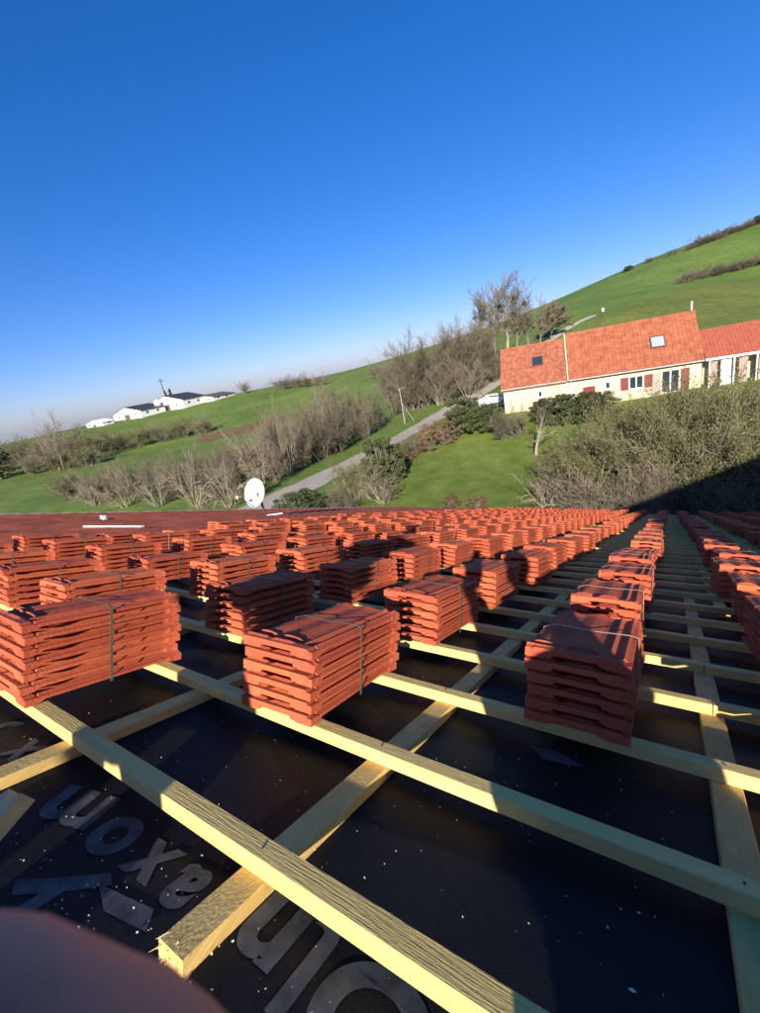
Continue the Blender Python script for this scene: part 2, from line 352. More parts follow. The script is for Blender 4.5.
# overlapping lengths of underlay, each lapped over the next lower one
und = sheet('underlay', UT-1.0, UR, VR, 3.2, 0.085, 0.05)
sheet('underlay', UT-1.0, UR, 3.2, VE, 0.12, 0.35)
def back(u, t, w=0.0):                                # back slope: t metres down behind the ridge
    p = rw(u, VR, w); return Vector((p.x, p.y-t*cP, p.z-t*sP))-base
mb = MB(); mb.add([back(UL, 0, WM), back(UR, 0, WM), back(UR, 7, WM), back(UL, 7, WM)], [(0, 3, 2, 1)]); mb.build('underlay', M['membrane'], roof)
mb = MB(); mb.add([R2(UL, VR, WM-.03), R2(UT, VR, WM-.03), R2(UT, VE, WM-.03), R2(UL, VE, WM-.03)], [(0, 1, 2, 3)]); mb.build('roof_deck', M['wood'], roof)
# walls
y0 = (R2(0, VE-.5).y); z1 = R2(0, VE-.5, -.1).z; yb = back(0, 6.5).y; zb = back(0, 6.5, -.1).z
mb = MB(); mb.box(UL+.3, UR-.3, y0-.3, y0, -1, z1); mb.build('wall', M['grey_render'], roof)
mb = MB(); mb.box(UL+.3, UR-.3, yb, yb+.3, -1, zb); mb.build('wall', M['grey_render'], roof)
zr = R2(0, VR, -.2).z; yr = R2(0, VR).y
for xx in (UL+.3, UR-.6):
    mb = MB(); mb.prism([(xx, y0, -1), (xx, y0, z1-.05), (xx, yr, zr), (xx, yb, zb-.05), (xx, yb, -1)], (.3, 0, 0)); mb.build('gable_wall', M['grey_render'], roof)
# battens
def bat(u0, u1, vb, wtop=0.0, name='batten', hgt=0.030, wid=0.0425, jit=0.0):
    mb = MB(); n = max(1, int((u1-u0)/0.5)); pts = []
    d0 = random.uniform(-jit, jit); d1 = random.uniform(-jit, jit)
    ring = []
    for i in range(n+1):
        u = u0+(u1-u0)*i/n; dv = d0+(d1-d0)*i/n; e = random.uniform(-.0007, .0007)
        for (a, b) in ((-wid, wtop-hgt), (-wid, wtop+e-.002), (-wid+.002, wtop+e), (-.002, wtop+e), (0, wtop+e-.002), (0, wtop-hgt)):
            ring.append(R2(u, vb+dv+a, b))
    fs = []
    for i in range(n):
        for k in range(6): fs.append((i*6+k, i*6+(k+1) % 6, (i+1)*6+(k+1) % 6, (i+1)*6+k))
    fs += [tuple(range(6))[::-1], tuple(range(n*6, n*6+6))]
    mb.add(ring, fs); return mb.build(name, M['wood'], roof)
for k in range(1, 62):
    vb = (0.414+k)*G; u0 = UT-0.05-random.uniform(0, .15); u1 = UR-.05
    j = 0.004
    if k <= 14:                                       # pieces butted end to end, seen close by
        cuts = {1: [-2.6, 1.6], 2: [-1.115, 2.2], 3: [-3.1, 1.2]}.get(k, [random.choice(CBU[5:9])+.03, random.choice(CBU[10:13])+.03])
        xs = [u0]+cuts+[u1]
        for a, b in zip(xs[:-1], xs[1:]): bat(a+.0015, b-.0015, vb, jit=j)
    else: bat(u0, u1, vb, jit=0.006)
# counter battens, two lengths each, the second sometimes set beside the first
def cbat(u, v0, v1, wid=0.058, top=-0.0305, hgt=0.026, skew=0.0):
    mb = MB(); n = max(2, int((v1-v0)/.8)); ring = []
    for i in range(n+1):
        v = v0+(v1-v0)*i/n; du = skew*i/n+random.uniform(-.001, .001)
        for a, b in ((0, top-hgt), (0, top-.002), (.002, top), (wid-.002, top), (wid, top-.002), (wid, top-hgt)): ring.append(R2(u+du+a, v, b))
    fs = []
    for i in range(n):
        for k in range(6): fs.append((i*6+k, (i+1)*6+k, (i+1)*6+(k+1) % 6, i*6+(k+1) % 6))
    fs += [tuple(range(6)), tuple(range(n*6, n*6+6))[::-1]]
    mb.add(ring, fs); return mb.build('counter_batten', M['wood_v'], roof)
for k, u in enumerate(CBU):
    if u < UT-.3: continue
    off = random.choice([-.075, .075, .09])
    end = 9.7*G if abs(u-0.2*G) < .1 else random.uniform(3.2, 4.2)
    if abs(u-0.237*G) < .1: off = .15; end = 9.7*G
    start = .34 if abs(u+1.593*G) < .05 else random.uniform(.26, .36)
    if abs(u+3.42*G) < .1: start = .22
    cb = cbat(u, start, end)
    cbat(u+off, end-.5, VE-.1, skew=random.uniform(-.05, .05))
    if abs(u+1.593*G) < .05:                          # the broken near end
        mb = MB(); r = random.Random(4)
        for i in range(34):
            a = u+r.uniform(.002, .056); b = -.0305-r.uniform(.001, .024); ln = r.uniform(.002, .016)*(1+(r.random() > .85))
            p0 = R2(a, start+.012, b); p1 = R2(a+r.uniform(-.006, .006), start-ln, b-r.uniform(-.004, .012))
            mb.tube(p0, p1, r.uniform(.002, .0045), .0004, 4)
        mb.box(u+.02, u+.064, start-.05, start+.06, -.058, -.0535, lambda x, y, z: tuple(R2(x+(y-start)*-.35, y, z)))
        mb.build('splinter', M['splinter'], roof)
nb = np.array([0, -sP, cP]); p0_ = np.array(back(0, 0, -.005)+base); dr = ray(8, 796); tt_ = ((p0_-CAM) @ nb)/(dr @ nb); pt_ = CAM+tt_*dr; us = pt_[0]; ts = -(pt_[1]-p0_[1])/cP
mb = MB(); mb.prism([back(us-.026, .5, -.005), back(us+.02, .5, -.005), back(us+.023, ts-.012, -.005), back(us+.004, ts+.006, -.005), back(us-.012, ts-.006, -.005), back(us-.024, ts+.012, -.005)], tuple(Vector((0, .009, -.0245)))); mb.build('counter_batten', M['splinter'], roof)
for i in range(-8, 10):
    if abs(i+2) < 1: continue
    u = CBU[0]+.3+.65*(i+9)
    mb = MB(); mb.prism([back(u, .5, -.03), back(u+.058, .5, -.03), back(u+.058, 6.8, -.03), back(u, 6.8, -.03)], (0, -.009, -.0245)); mb.build('counter_batten', M['wood_v'], roof)
# nails on the nearest crossings
mb = MB()
for k in range(1, 8):
    for u in CBU[7:11]:
        p = R2(u+.03+random.uniform(-.01, .01), (.414+k)*G-.02, .001); mb.ball(p, .0028, 6, 3, (1, 1, .4))
mb.build('nail', M['dark_metal'], roof)['kind'] = 'stuff'
# print on the underlay: a reader below sees it upright
def glyph(ch, u, v, size, rot=math.pi, skew=0.0):
    mir = -1 if ch == 'J' else 1
    cu = bpy.data.curves.new('t', 'FONT'); cu.body = ch; cu.size = size; cu.align_x = 'CENTER'; cu.align_y = 'CENTER'; cu.offset = size*0.034
    to = bpy.data.objects.new('t', cu); COL.objects.link(to)
    bpy.context.view_layer.update()
    me = bpy.data.meshes.new_from_object(to.evaluated_get(bpy.context.evaluated_depsgraph_get()))
    bpy.data.objects.remove(to, do_unlink=True)
    bm = bmesh.new(); bm.from_mesh(me)
    bmesh.ops.triangulate(bm, faces=bm.faces[:])
    bmesh.ops.subdivide_edges(bm, edges=[e for e in bm.edges if e.calc_length() > .03], cuts=3, use_grid_fill=True)
    c, s = math.cos(rot), math.sin(rot)
    for vv in bm.verts:
        x, y = vv.co.x*mir, vv.co.y; uu = u+c*x-s*y+skew*y; vw = v-(s*x+c*y)*-1
        vw = v+s*x+c*y
        vv.co = rw(uu, vw, WM+sag(uu, vw)+.0016)-base
    bm.to_mesh(me); bm.free()
    me.materials.append(M['print']); o = bpy.data.objects.new('printed_letter', me); COL.objects.link(o); o.parent = und
def ruv(px, py, w=WM):
    d = ray(px, py); n = np.array([0, sP, cP]); o = np.array(rw(0, 0, w)); t = ((o-CAM)@n)/(d@n); p = CAM+t*d-np.array(rw(0, 0, 0))
    return p[0], p[1]*cP-p[2]*sP
for ch, px, py, sz, rot in [('O', 372, 1017, .20, 3.1), ('J', 305, 970, .15, 3.14), ('n', 265, 936, .185, 3.14), ('a', 222, 914, .16, 3.14), ('a', 178, 890, .15, 3.14), ('x', 146, 858, .15, 3.14),
                            ('o', 108, 830, .18, 3.14), ('y', 36, 884, .19, 2.7), ('m', 72, 806, .18, 3.5), ('o', 0, 728, .17, 3.14), ('x', 18, 752, .15, 3.14)]:
    u, v = ruv(px, py); glyph(ch, u, v, sz, rot)
for q in [[(98,874),(104,905),(146,932),(154,908)], [(530,742),(543,755),(588,765),(560,748)], [(120,722),(165,715),(182,742),(150,770)]][:2]:
    mb = MB(); vs = [ruv(*p) for p in q]; mb.add([rw(a, b, WM+sag(a, b)+.002)-base for a, b in vs], [(0, 1, 2, 3)])
    o = mb.build('printed_mark', M['print'], und)
# sawdust and crumbs on the underlay
mb = MB(); r = random.Random(8)
for i in range(1500):
    t = r.random()**2; v = .3+t*5; u = r.uniform(-2.4, 1.3) if r.random() < .4 else r.gauss(-.5, .4)
    w_ = WM+sag(u, v)+.002; s = r.uniform(.0007, .0019)*(1+.9*(r.random() > .96)); a = r.uniform(0, 3.1)
    p = [R2(u+s*math.cos(a+k*1.57)*(1.6 if k % 2 else .7), v+s*math.sin(a+k*1.57), w_+r.uniform(0, .002)) for k in range(4)]
    mb.add(p, [(0, 1, 2, 3)])
o = mb.build('sawdust', M['dust'], roof); o['kind'] = 'stuff'
# finished tiling on the left, verge flashing, gutter
mb = MB(); TW = .262; r = random.Random(2)
prof = [(0, .012), (.12, .034), (.24, .036), (.36, .012), (.55, .008), (.70, .020), (.82, .012), (1.0, .010)]
nt_ = int((-14.9*G-UL)/TW)
for j in range(62):
    for i in range(nt_):
        u = UL+.03+i*TW; v = VR+.02+j*G
        if u+TW > bound(v)+.02: continue
        dz = r.uniform(-.004, .004); e = r.uniform(-.004, .004)
        n0 = len(mb.v)
        for (vv, zz) in ((v, -.012), (v+G+.035, .026), (v+G+.037, .0)):
            for x, z in prof: mb.v.append(tuple(R2(u+x*(TW+.006), min(vv+e, VE+.05), z*1.35+zz+dz+.014)))
        for a in range(2):
            for k in range(7): mb.f.append((n0+a*8+k, n0+a*8+k+1, n0+a*8+k+9, n0+a*8+k+8))
o = mb.build('laid_tiles', M['tile_laid'], roof); o['kind'] = 'stuff'
mb = MB(); mb.box(UL-.06, UL+.03, VR, VE, -.12, .085, lambda x, y, z: tuple(R2(x, y, z))); mb.build('verge_flashing', M['zinc'], roof)
mb = MB(); mb.prism([R2(UL, VE+.02, -.06), R2(UL, VE+.03, -.16), R2(UL, VE+.14, -.13), R2(UL, VE+.15, -.03), R2(UL, VE+.14, -.03), R2(UL, VE+.13, -.11), R2(UL, VE+.05, -.13), R2(UL, VE+.03, -.06)], (UR-UL, 0, 0)); mb.build('gutter', M['zinc'], roof)

# ------------------------------------------------------------------ tile stacks
def cosb(x, c, hw): 
    d = abs(x-c)/hw; return 0.0 if d >= 1 else 0.5+0.5*math.cos(math.pi*d)
TWD, TLN, TPT = .250, .460, .0345
def tile_top(x, y):
    f = min(1, max(.0, (y-.07)/.14)); hd = .008*min(1, max(0, (.075-y)/.02))
    z = .0145 + hd*(1 if x < .955 else .3) + .0085*cosb(x, .15, .14)*f + .0070*cosb(x, .50, .17)*f
    z += (.009*max(0, 1-abs(x-.80)/.035) + .008*max(0, 1-abs(x-.93)/.045))*(0 if y < .07 else 1)
    if x < .70: z += .004*cosb(y, .045, .022)*(1 if not .30 < x < .37 else 0) + .009*cosb(y, .125, .022)*(1 if .05 < x < .30 or .42 < x < .66 else 0)
    if y > .93: z += .004*(y-.93)/.07
    return z*1.02
def tile_bot(x, y):
    z = 0.0
    if .28 < x < .72: z += .0085
    if .10 < y < .90 and (x < .06 or x > .95): z += .007
    if y > .94: z -= .003
    if y < .06 and (x < .22 or x > .78): z -= .003
    return z
def tile_mesh(xs, ys, mb=None, z0=0.0, dx=0.0, dy=0.0, rot=0.0, bot=True):
    mb = mb or MB(); n0 = len(mb.v); nx_, ny_ = len(xs), len(ys); c, s = math.cos(rot), math.sin(rot)
    for fn in (tile_top, tile_bot):
        for y in ys:
            for x in xs:
                bulge = .006*max(0, (y-.95)/.05) + (.004 if x > .95 and y > .9 else 0)
                X = (x-.5)*TWD*(1+bulge*4); Y = y*TLN
                mb.v.append((X*c-Y*s+dx, X*s+Y*c+dy, fn(x, y)+z0))
    q = lambda a, i, j: n0+a*nx_*ny_+j*nx_+i
    for j in range(ny_-1):
        for i in range(nx_-1):
            mb.f.append((q(0, i, j), q(0, i+1, j), q(0, i+1, j+1), q(0, i, j+1)))
            if bot: mb.f.append((q(1, i, j), q(1, i, j+1), q(1, i+1, j+1), q(1, i+1, j)))
    for i in range(nx_-1):
        mb.f.append((q(0, i, 0), q(1, i, 0), q(1, i+1, 0), q(0, i+1, 0))); j = ny_-1
        mb.f.append((q(0, i, j), q(0, i+1, j), q(1, i+1, j), q(1, i, j)))
    for j in range(ny_-1):
        mb.f.append((q(0, 0, j), q(0, 0, j+1), q(1, 0, j+1), q(1, 0, j))); i = nx_-1
        mb.f.append((q(0, i, j), q(1, i, j), q(1, i, j+1), q(0, i, j+1)))
    return mb
XS = [0, .03, .055, .10, .15, .20, .27, .285, .31, .36, .43, .50, .57, .64, .71, .725, .765, .80, .835, .89, .93, .955, 1.0]
YS = [0, .025, .045, .055, .068, .076, .102, .113, .125, .137, .148, .21, .5, .89, .91, .945, .97, 1.0]
tile_mes = []
for q in range(6):
    rt_ = random.Random(40+q); t_ = tile_mesh(XS, YS); vs = []
    for (x, y, z) in t_.v:
        n_ = .0003; x2, y2, z2 = x+rt_.uniform(-n_, n_), y+rt_.uniform(-n_, n_), z+rt_.uniform(-n_, n_)*.6
        if q in (2, 4) and y < .02 and (x < -TWD*.44 if q == 2 else x > TWD*.40) and z > .012: y2 += rt_.uniform(.004, .012); z2 -= rt_.uniform(.002, .007)
        vs.append((x2, y2, z2))
    t_.v = vs; m_ = t_.mesh('tile'); m_.materials.append(M['tile']); tile_mes.append(m_)
def stack_far(n, seed):
    r = random.Random(seed); mb = MB()
    for k in range(n): tile_mesh([0, .15, .29, .5, .71, .80, .93, 1.0], [0, .055, .076, .12, .5, .93, 1.0], mb, .004+k*TPT, r.uniform(-.004, .004), r.uniform(-.006, .006), r.uniform(-.01, .01))
    me = mb.mesh('tile_stack'); me.materials.append(M['tile']); return me
far_me = [stack_far(6, 1), stack_far(6, 2), stack_far(6, 3), stack_far(5, 4), stack_far(6, 5)]
def strap_mesh(n, y, wd=.008):
    mb = MB(); hw = TWD/2+.003; t = .0012; H = n*TPT
    pts = [(-hw, .0), (-hw, H-.012), (-TWD*.35, H+.0005), (0, H-.0035), (hw-.02, H+.0005), (hw, H-.004), (hw, 0)]
    for (x0, z0), (x1, z1) in zip(pts[:-1], pts[1:]):
        L = math.hypot(x1-x0, z1-z0); nx_ = -(z1-z0)/L*t; nz_ = (x1-x0)/L*t
        mb.prism([(x0, y-wd/2, z0), (x1, y-wd/2, z1), (x1+nx_, y-wd/2, z1+nz_), (x0+nx_, y-wd/2, z0+nz_)], (0, wd, 0))
    return mb.mesh('strap')
straps = {(n, p): strap_mesh(n, TLN*.5) for n in (5, 6, 7) for p in (0, 1)}
for (n, p), m_ in straps.items(): m_.materials.append(M['strap_pale' if p else 'strap'])
spots = []
cols = [((-0.53, -2.37, -4.30, -6.2)[k] if k < 4 else -0.53-1.88*k, [3.27, 2.33, 1.26, 2.62][k] if k < 4 else None) for k in range(0, 10)] + [(1.12, 3.5), (3.0, 2.9), (4.88, 3.4), (6.76, 2.7)]
r = random.Random(21)
for ci, (uc, v0) in enumerate(cols):
    if v0 is None: v0 = r.choice([1.3, 2.3])
    k = 0
    while v0+k*2+1.4 < 61.5:
        v = v0+2*k; k += 1
        if uc < bound(v*G)/G+.5: continue
        # keep the front edge of every stack over a batten
        vb = round(v+.12-.414)+.414; v = vb-.13+r.uniform(-.05, .01)
        near = uc > -5 and v < 8
        du = r.uniform(-.05, .05) + (0 if near else r.uniform(-.06, .06)); rot = r.uniform(-.03, .03)+(0.02 if uc < -1 else 0)
        n = 7 if (ci == 2 and k == 1) else (6 if near or r.random() < .85 else 5)
        spots.append([uc+du, v, rot, n, ci, k])
def vis(sp):
    p = topx(rw(sp[0]*G, (sp[1]+.6)*G, .1)); c = AX @ (np.array(rw(sp[0]*G, (sp[1]+.6)*G, .1))-CAM)
    inside = c[2] > .1 and -60 < p[0] < 820 and p[1] < 1100
    return (0 if inside else 1, np.linalg.norm(c))
spots.sort(key=vis)
rank = {id(s): i for i, s in enumerate(spots)}
ORD = ['first', 'second', 'third', 'fourth', 'fifth', 'sixth', 'seventh', 'eighth', 'ninth', 'tenth', 'eleventh', 'twelfth', 'thirteenth', 'fourteenth']
def stack_label(ci, k):
    if ci == 0: return f'{ORD[k-1]} red tile stack down the roof in the pale-strapped column'
    if ci < 10: return f'{ORD[k-1]} red tile stack down the roof, {ORD[ci-1]} column from the pale-strapped one towards laid tiles'
    return f'{ORD[k-1]} red tile stack down the roof, {ORD[ci-10]} column from the pale-strapped one towards the hedge'
special = {(0, 1): 'shaded stack of red clay tiles with pale strap, at the head of its column', (1, 1): 'sunlit stack of red clay tiles with dark strap beside the broken counter batten',
           (2, 1): 'long sunlit stack of seven red clay tiles nearest the ridge', (1, 3): 'stack of red clay tiles on which the shadow of a raised hand falls'}
stuff = MB(); NIND = 300; NPART = 130
for i, (u, v, rot, n, ci, k) in enumerate(spots):
    M4 = Matrix.Translation(rw(u*G, v*G, .0)) @ ROOFROT @ Matrix.Rotation(rot, 4, 'Z')
    if i >= NIND:
        tmp = far_me[i % 5]; nv0 = len(stuff.v)
        stuff.v += [tuple(M4 @ vv.co) for vv in tmp.vertices]; stuff.f += [tuple(a+nv0 for a in p.vertices) for p in tmp.polygons]; continue
    if i < NPART:
        e = empty('tile_stack'); e.matrix_world = M4
        for q in range(n):
            t = link('tile', r.choice(tile_mes), None, e, (r.uniform(-.004, .004), r.uniform(-.007, .007), .0035+q*TPT))
            t.rotation_euler = (0, 0, r.uniform(-.012, .012))
            if q == n-1 and i > 4 and r.random() < .4: t.rotation_euler = (0, 0, r.uniform(-.06, .06)); t.location.x += r.uniform(-.012, .012); t.location.y += r.uniform(-.02, .02)
        link('strap', straps[(n, 1 if ci == 0 or r.random() < .1 else 0)], None, e)
    else:
        e = link('tile_stack', far_me[(i*7+ci) % 5]); e.matrix_world = M4
    lab = special.get((ci, k))
    if not lab and k <= 14: lab = stack_label(ci, k)
    if not lab:
        if ci in (0,): lab = 'strapped stack of red clay tiles in the column below the pale-strapped stack'
        elif ci in (1, 2, 3): lab = 'strapped stack of red clay tiles in the sunlit columns between broken batten and laid tiles'
        elif ci >= 10: lab = 'strapped stack of red clay tiles in the shaded columns beside the hedge side'
        else: lab = 'strapped stack of red clay tiles in the columns close to the finished tiling'
    tag(e, lab, 'tile stack', {0: 'tile stacks in the pale-strapped column', 1: 'tile stacks in the sunlit columns', 2: 'tile stacks in the sunlit columns', 3: 'tile stacks in the sunlit columns'}.get(ci, 'tile stacks in the shaded columns' if ci >= 10 else 'tile stacks beside the laid tiles'))
if stuff.v: tag(stuff.build('tile_stacks', M['tile']), 'far rows of red clay tile stacks by the eave', 'tile stacks', kind='stuff')

# loose bits on the laid tiles
p = ruv(112, 526, .03); mb = MB(); a = ruv(83, 526, .1); b = ruv(141, 526, .1)
mb.prism([rw(a[0], a[1], .078), rw(a[0], a[1]+.05, .078), rw(a[0], a[1]+.05, .106), rw(a[0], a[1], .106)], rw(b[0], b[1], 0)-rw(a[0], a[1], 0))
tag(mb.build('batten_offcut', M['dust']), 'pale timber length lying loose on the laid tiles', 'timber')
a = ruv(103, 521, .03); mb = MB(); mb.box(-.06, .06, -.05, .05, 0, .11); mb.box(-.065, .065, -.055, .055, .1105, .135); mb.box(.06, .2, -.03, .03, .005, .04)
o = mb.build('mortar_bucket', M['white']); o.matrix_world = Matrix.Translation(rw(a[0], a[1], .05)) @ ROOFROT @ Matrix.Scale(.75, 4)
tag(o, 'small white tub left on the laid tiles', 'tub')
# blue-grey offcut of underlay between the stacks
# satellite dish on its mast at the verge
pm = rw(*ruv(267, 516, .05), .05)
dsh = empty('satellite_dish', pm)
tag(dsh, 'white satellite dish on a short dark mast at the roof verge', 'satellite dish')
Dd = np.linalg.norm(np.array(pm)-CAM); dc = Vector(atD(257, 493, math.hypot(pm.x, pm.y)))-pm
mb = MB(); mb.tube((0, 0, -.25), (dc.x*.6, dc.y*.6, dc.z*.72), .035, .03, 10); mb.tube((dc.x*.6, dc.y*.6, dc.z*.72), (dc.x, dc.y, dc.z), .03, .03, 8); mb.build('mast', M['dark_metal'], dsh)
mb = MB(); bq = Vector((AX[0][0], AX[0][1], 0)).normalized(); mb.tube(bq*-.05+Vector((0, 0, .02)), bq*.45+Vector((0, 0, .0)), .018, .018, 6); mb.build('bracket', M['white'], dsh)
face = (Vector(CAM)-Vector(pm)-dc).normalized(); face = (face+Vector((-.7, -.2, .15))*1.0).normalized()
qd = face.to_track_quat('Z', 'Y'); RD = .40
mb = MB(); nr, na = 6, 28
for sgn, offz in ((1, 0), (-1, -.018)):
    for i in range(nr+1):
        for k in range(na):
            rr = RD*i/nr; t = 2*math.pi*k/na; z = .16*(i/nr)**2-.05+offz
            mb.v.append(tuple(dc+qd @ Vector((rr*math.cos(t)*.92, rr*math.sin(t), z))))
nn = (nr+1)*na
for a_ in (0, 1):
    for i in range(nr):
        for k in range(na):
            f_ = (a_*nn+i*na+k, a_*nn+i*na+(k+1) % na, a_*nn+(i+1)*na+(k+1) % na, a_*nn+(i+1)*na+k); mb.f.append(f_ if a_ else f_[::-1])
for k in range(na): mb.f.append((nr*na+k, nr*na+(k+1) % na, nn+nr*na+(k+1) % na, nn+nr*na+k))
mb.build('reflector', M['dish'], dsh, smooth=True)
lnb = dc+qd @ Vector((0, -.16, .62)); mb = MB(); mb.tube(dc+qd @ Vector((0, -RD*.96, .09)), lnb, .014, .014, 6); mb.build('feed_arm', M['dark_metal'], dsh)
mb = MB(); mb.tube(lnb-(qd @ Vector((0, .0, .06))), lnb+qd @ Vector((0, -.02, .08)), .035, .05, 10); mb.build('receiver', M['rubble'], dsh)

# unseen taller wing, added behind the camera so its gable shades the roof's right
dxy = Vector((ANTI[0], ANTI[1], 0)).normalized(); exy = Vector((dxy.y, -dxy.x, 0))
def st(s, t, z): p = exy*s+dxy*t; return Vector((p.x, p.y, CAMZ+z))
c0 = st(2.45, -3.6, 0); gz = hz1(c0.x+7, c0.y-4)
wing = empty('barn', (c0.x, c0.y, gz)); tag(wing, 'tall gabled barn added unseen behind the roof ridge to shade the roof', 'barn')
h0 = CAMZ+3.6*math.tan(SUNEL)-.15-gz; hp = h0+15*.48
mb = MB(); mb.prism([(0, 0, -1), (30, 0, -1), (30, 0, h0), (15, 0, hp), (0, 0, h0)], (0, -9, 0)); mb.build('wall', M['grey_render'], wing)
mb = MB(); mb.prism([(-.0, .05, h0+.02), (15, .05, hp+.02), (30, .05, h0+.02), (30, .05, h0+.14), (15, .05, hp+.14), (0, .05, h0+.14)], (0, -9.1, 0)); mb.build('roof', M['barn_roof'], wing)

# ------------------------------------------------------------------ plants
class Segs:
    def __init__(s): s.a = []; s.b = []; s.ra = []; s.rb = []
    def add(s, p, q, r0, r1): s.a.append(p); s.b.append(q); s.ra.append(r0); s.rb.append(r1)
    def mesh(s, name, m, n=3):
        A = np.array(s.a); B = np.array(s.b); ra = np.array(s.ra)[:, None]; rb = np.array(s.rb)[:, None]
        d = B-A; d /= np.maximum(np.linalg.norm(d, axis=1, keepdims=True), 1e-9)
        h = np.where(np.abs(d[:, 2:3]) < .9, np.array([[0, 0, 1.0]]), np.array([[1.0, 0, 0]])); x = np.cross(d, h); x /= np.linalg.norm(x, axis=1, keepdims=True); y = np.cross(d, x)
        vs = []
        for k in range(n):
            t = 2*math.pi*k/n; o = x*math.cos(t)+y*math.sin(t); vs.append(A+o*ra); vs.append(B+o*rb)
        V = np.stack(vs, 1).reshape(-1, 3); N_ = len(A); F = []
        b_ = (np.arange(N_)*2*n)[:, None]
        for k in range(n):
            k2 = (k+1) % n; F.append(b_+np.array([[2*k, 2*k2, 2*k2+1, 2*k+1]]))
        F = np.concatenate(F, 0)
        me = bpy.data.meshes.new(name); me.vertices.add(len(V)); me.vertices.foreach_set('co', V.ravel())
        me.loops.add(F.size); me.loops.foreach_set('vertex_index', F.ravel().astype(np.int32)); me.polygons.add(len(F))
        me.polygons.foreach_set('loop_start', np.arange(0, F.size, 4, dtype=np.int32)); me.update(calc_edges=True); me.validate()
        me.materials.append(m); return me
def rvec(r, s=1.0):
    return np.array([r.gauss(0, s), r.gauss(0, s), r.gauss(0, s)])
def grow(r, S0, S1, p, d, L, rad_, lev, maxlev, up, spread, nch, tips, thin=.0022):
    n = 4 if lev == 0 else 3; pts = [p]; q = p.copy(); dd = d.copy(); rr = rad_
    for i in range(n):
        dd = dd+rvec(r, .13)+np.array([0, 0, up]); dd /= np.linalg.norm(dd); q2 = q+dd*L/n; r2 = rad_*(1-.6*(i+1)/n)
        (S0 if lev <= 1 else S1).add(q, q2, rr, max(r2, thin)); q = q2; rr = max(r2, thin); pts.append(q)
        if lev < maxlev:
            for _ in range(nch if i > 0 or lev > 0 else max(0, nch-1)):
                if r.random() < .82:
                    dv = dd+rvec(r, spread); dv /= np.linalg.norm(dv)
                    grow(r, S0, S1, q-dd*L/n*r.random()*.6, dv, L*r.uniform(.42, .66), max(rr*.55, thin), lev+1, maxlev, up, spread, nch, tips, thin)
    tips.append(q)
def leaves_mesh(name, m, pts, size, r, per=1, jit=.0):
    V = []; F = []
    P = np.array(pts)
    for p in P:
        for _ in range(per):
            c = p+np.array([r.gauss(0, jit), r.gauss(0, jit), r.gauss(0, jit)]); a = rvec(r); a /= np.linalg.norm(a); b = np.cross(a, rvec(r)); b /= np.linalg.norm(b)
            s = size*r.uniform(.6, 1.3); k = len(V); V += [c-a*s, c+b*s*.45, c+a*s, c-b*s*.45]; F.append((k, k+1, k+2, k+3))
    me = bpy.data.meshes.new(name); me.from_pydata([tuple(v) for v in V], [], F); me.materials.append(m); return me
def norm_pair(me_list, H=1.0):                 # scale so that the plant is 1 m high with its base at the origin
    allz = np.concatenate([np.array([v.co for v in m.vertices]) for m in me_list]); zt = np.percentile(allz[:, 2], 99.7); w_ = np.percentile(np.hypot(allz[:, 0], allz[:, 1]), 97)
    for m in me_list: m.transform(Matrix.Scale(1/zt, 4))
    return w_*2/zt
PR = {}
def proto_shrub(key, seed, stems, maxlev, up, spread, nch, m0, m1, thin, lean=.5, leaf=None, rad0=.02, stemlen=1.0, leafn=1, bsp=.2):
    r = random.Random(seed); S0 = Segs(); S1 = Segs(); tips = []
    for i in range(stems):
        a = r.uniform(0, 6.283); d = np.array([math.cos(a)*lean*r.uniform(.3, 1.2), math.sin(a)*lean*r.uniform(.3, 1.2), 1.0]); d /= np.linalg.norm(d)
        grow(r, S0, S1, np.array([math.cos(a)*bsp*r.random(), math.sin(a)*bsp*r.random(), -.05]), d, stemlen*r.uniform(.5, .9), rad0*r.uniform(.6, 1.1), 0, maxlev, up, spread, nch, tips, thin)
    ms = [S0.mesh(key+'_stem', m0, 4), S1.mesh(key+'_twig', m1, 3)]; names = ['stem', 'twigs']
    if leaf:
        pts = [tips[r.randrange(len(tips))] for _ in range(leafn)] if leafn < len(tips) else tips
        ms.append(leaves_mesh(key+'_leaf', leaf[0], pts, leaf[1], r, leaf[2], leaf[3])); names.append('foliage')
    asp = norm_pair(ms); PR[key] = (list(zip(names, ms)), asp)
